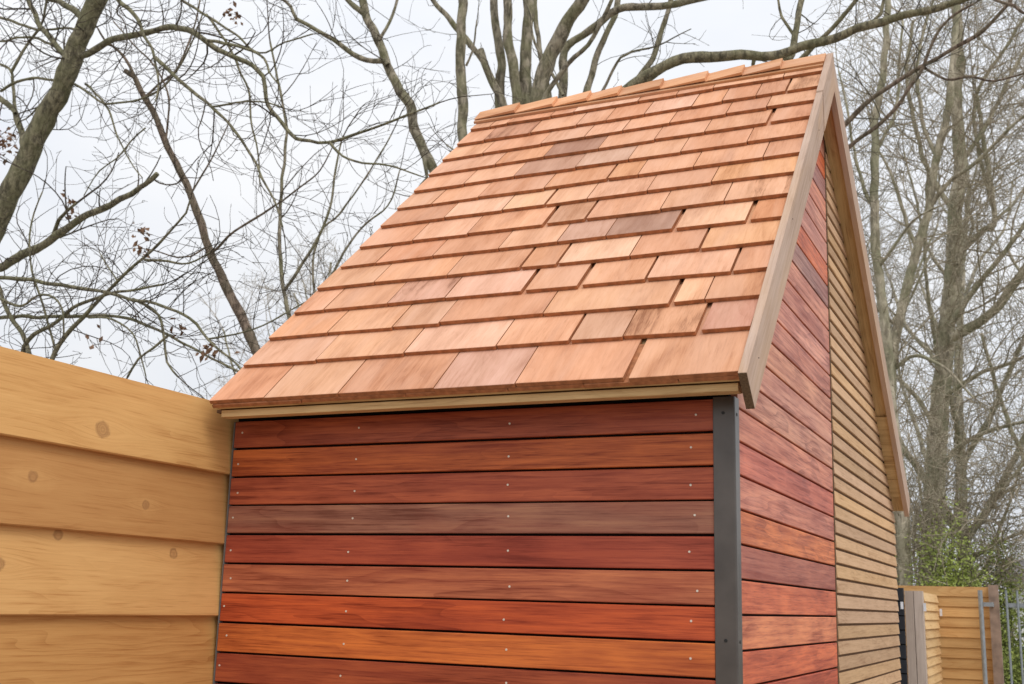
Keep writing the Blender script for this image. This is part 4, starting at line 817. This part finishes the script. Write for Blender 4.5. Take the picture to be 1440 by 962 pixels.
# far row closing the view
def auto_limbs(x, y, H, r, seed):
    rg = random.Random(seed); limbs = []
    tr = [(x, y, -.1, r*1.3)]
    px, py = x, y
    for i in range(1, 9):
        px += rg.uniform(-.25, .25); py += rg.uniform(-.2, .2); tr.append((px, py, H*i/8, r*(1-.85*i/8)+.01))
    limbs.append(tr)
    for i in range(13):
        h = rg.uniform(.18, .9); k = min(7, int(h*8)); q = tr[k]; az = rg.uniform(0, 6.283); L = H*(1-h)*rg.uniform(.45, .8)+1
        lean = rg.uniform(.35, .8); l = [(q[0], q[1], q[2], q[3]*.55)]
        for j in range(1, 5):
            t = j/4; l.append((q[0]+math.cos(az)*L*lean*t+rg.uniform(-.15, .15), q[1]+math.sin(az)*L*lean*t, q[2]+L*t*(.6+.4*t)+rg.uniform(-.1, .1), q[3]*.55*(1-.8*t)+.008))
        limbs.append(l)
    return limbs
T_haze = bark('hazed_distant_twig', (.38, .34, .30), (.5, .46, .41), (.32, .32, .25), .3)  # palest twigs: haze over the far row is painted in their colour
far = [(-3.2, 19, 10, 'distant bare tree seen through the gap right of the gable peak'), (-.6, 21, 12, 'distant bare tree behind the tallest right hand trunk'),
       (2.2, 18, 9, 'distant bare tree at the right edge above the railing'), (-11, 19, 9, 'distant bare tree low behind the middle of the left fence'), (-15.5, 21, 10, 'distant bare tree behind the upper left corner tree'), (-7, 22, 11, 'distant bare tree behind the many stemmed tree')]
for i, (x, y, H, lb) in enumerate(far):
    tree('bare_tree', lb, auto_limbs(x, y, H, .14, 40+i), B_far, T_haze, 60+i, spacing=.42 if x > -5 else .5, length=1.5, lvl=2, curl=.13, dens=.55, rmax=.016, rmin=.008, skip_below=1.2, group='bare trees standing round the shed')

# dead leaves hanging on (ash and hazel)
M_leaf = plain('withered_leaf', (.22, .13, .08), .8, 0, .2, .4, 30)
def leafblob(V, F, rg, c, rad, n, size, down=.6):
    for i in range(n):
        p = Vector(c)+Vector((rg.gauss(0, rad), rg.gauss(0, rad), rg.gauss(0, rad*1.1)))
        a = Vector((rg.gauss(0, 1), rg.gauss(0, 1), rg.gauss(-down, .6))).normalized(); b = a.orthogonal().normalized()
        b = (b + a.cross(b)*rg.uniform(-1, 1)).normalized(); s = size*rg.uniform(.6, 1.3); nn = a.cross(b)
        k = len(V)
        V += [tuple(p), tuple(p+a*s*.5+b*s*.28+nn*s*.12), tuple(p+a*s), tuple(p+a*s*.5-b*s*.28+nn*s*.1)]
        F += [(k, k+1, k+2), (k, k+2, k+3)]
rg = random.Random(9); V, F = [], []
for c, rad, n in [((-8.642, 4.5, 6.088), 0.06, 40), ((-8.512, 4.5, 5.915), 0.04, 16), ((-7.426, 4.3, 5.18), 0.04, 12), ((-7.346, 4.3, 5.064), 0.03, 10), ((-5.468, 3.2, 4.335), 0.035, 12), ((-5.438, 3.2, 4.216), 0.03, 8), ((-4.775, 3.0, 3.46), 0.03, 12), ((-4.5, 3.0, 3.285), 0.04, 14), ((-5.726, 3.1, 3.509), 0.03, 6), ((-5.614, 4.2, 6.772), 0.05, 14), ((-5.523, 4.2, 6.663), 0.03, 8)]: leafblob(V, F, rg, c, rad, n, .06)
mesh('dead_leaves', V, F, M_leaf, t_ash)

# green shrubs beyond the far fence
M_green = plain('spring_leaf', (.30, .36, .09), .6, 0, .3, .45, 4)
M_dgreen = plain('dark_leaf', (.07, .12, .03), .5, 0, .4, .4, 4)
def shrub(name, label, c, size, n, mat, ls, seed):
    rg = random.Random(seed); root = tag(empty(name, (c[0], c[1], 0)), label, 'shrub')
    V, F, SV, SF = [], [], [], []
    for i in range(26):
        az = rg.uniform(0, 6.28); t = rg.random()
        tip = Vector((c[0]+math.cos(az)*size[0]*t, c[1]+math.sin(az)*size[1]*t, size[2]*(1.05-.45*t*t)*rg.uniform(.75, 1.05)))
        p0 = Vector((c[0]+rg.uniform(-.2, .2), c[1]+rg.uniform(-.2, .2), 0)); mid = (p0+tip)/2+Vector((0, 0, .25))
        tube(SV, SF, [(p0, .014), (mid, .009), (tip, .004)], 4)
        for j in range(9):
            s = rg.uniform(.25, 1); q = p0.lerp(mid, s*2) if s < .5 else mid.lerp(tip, s*2-1)
            leafblob(V, F, rg, q, rg.uniform(.05, .16), n, ls, -.2)
    mesh('stems', SV, SF, T_mid, root); mesh('foliage', V, F, mat, root)
shrub('green_shrub', 'bright spring green shrub above the middle of the far golden fence', (-.14, 9.1), (.48, .35, 2.48), 52, M_green, .036, 1)
shrub('green_shrub', 'loose spring green shrub between the far fence and the white house', (.22, 9.9), (.36, .4, 2.3), 44, M_green, .036, 2)
shrub('green_shrub', 'darker green shrub low at the foot of the tallest tree trunk', (-.85, 12.9), (.6, .5, 2.2), 12, M_dgreen, .06, 3)
shrub('green_shrub', 'dark green shrub low behind the steel railing', (.5, 14.4), (.5, .5, 1.5), 12, M_dgreen, .07, 4)
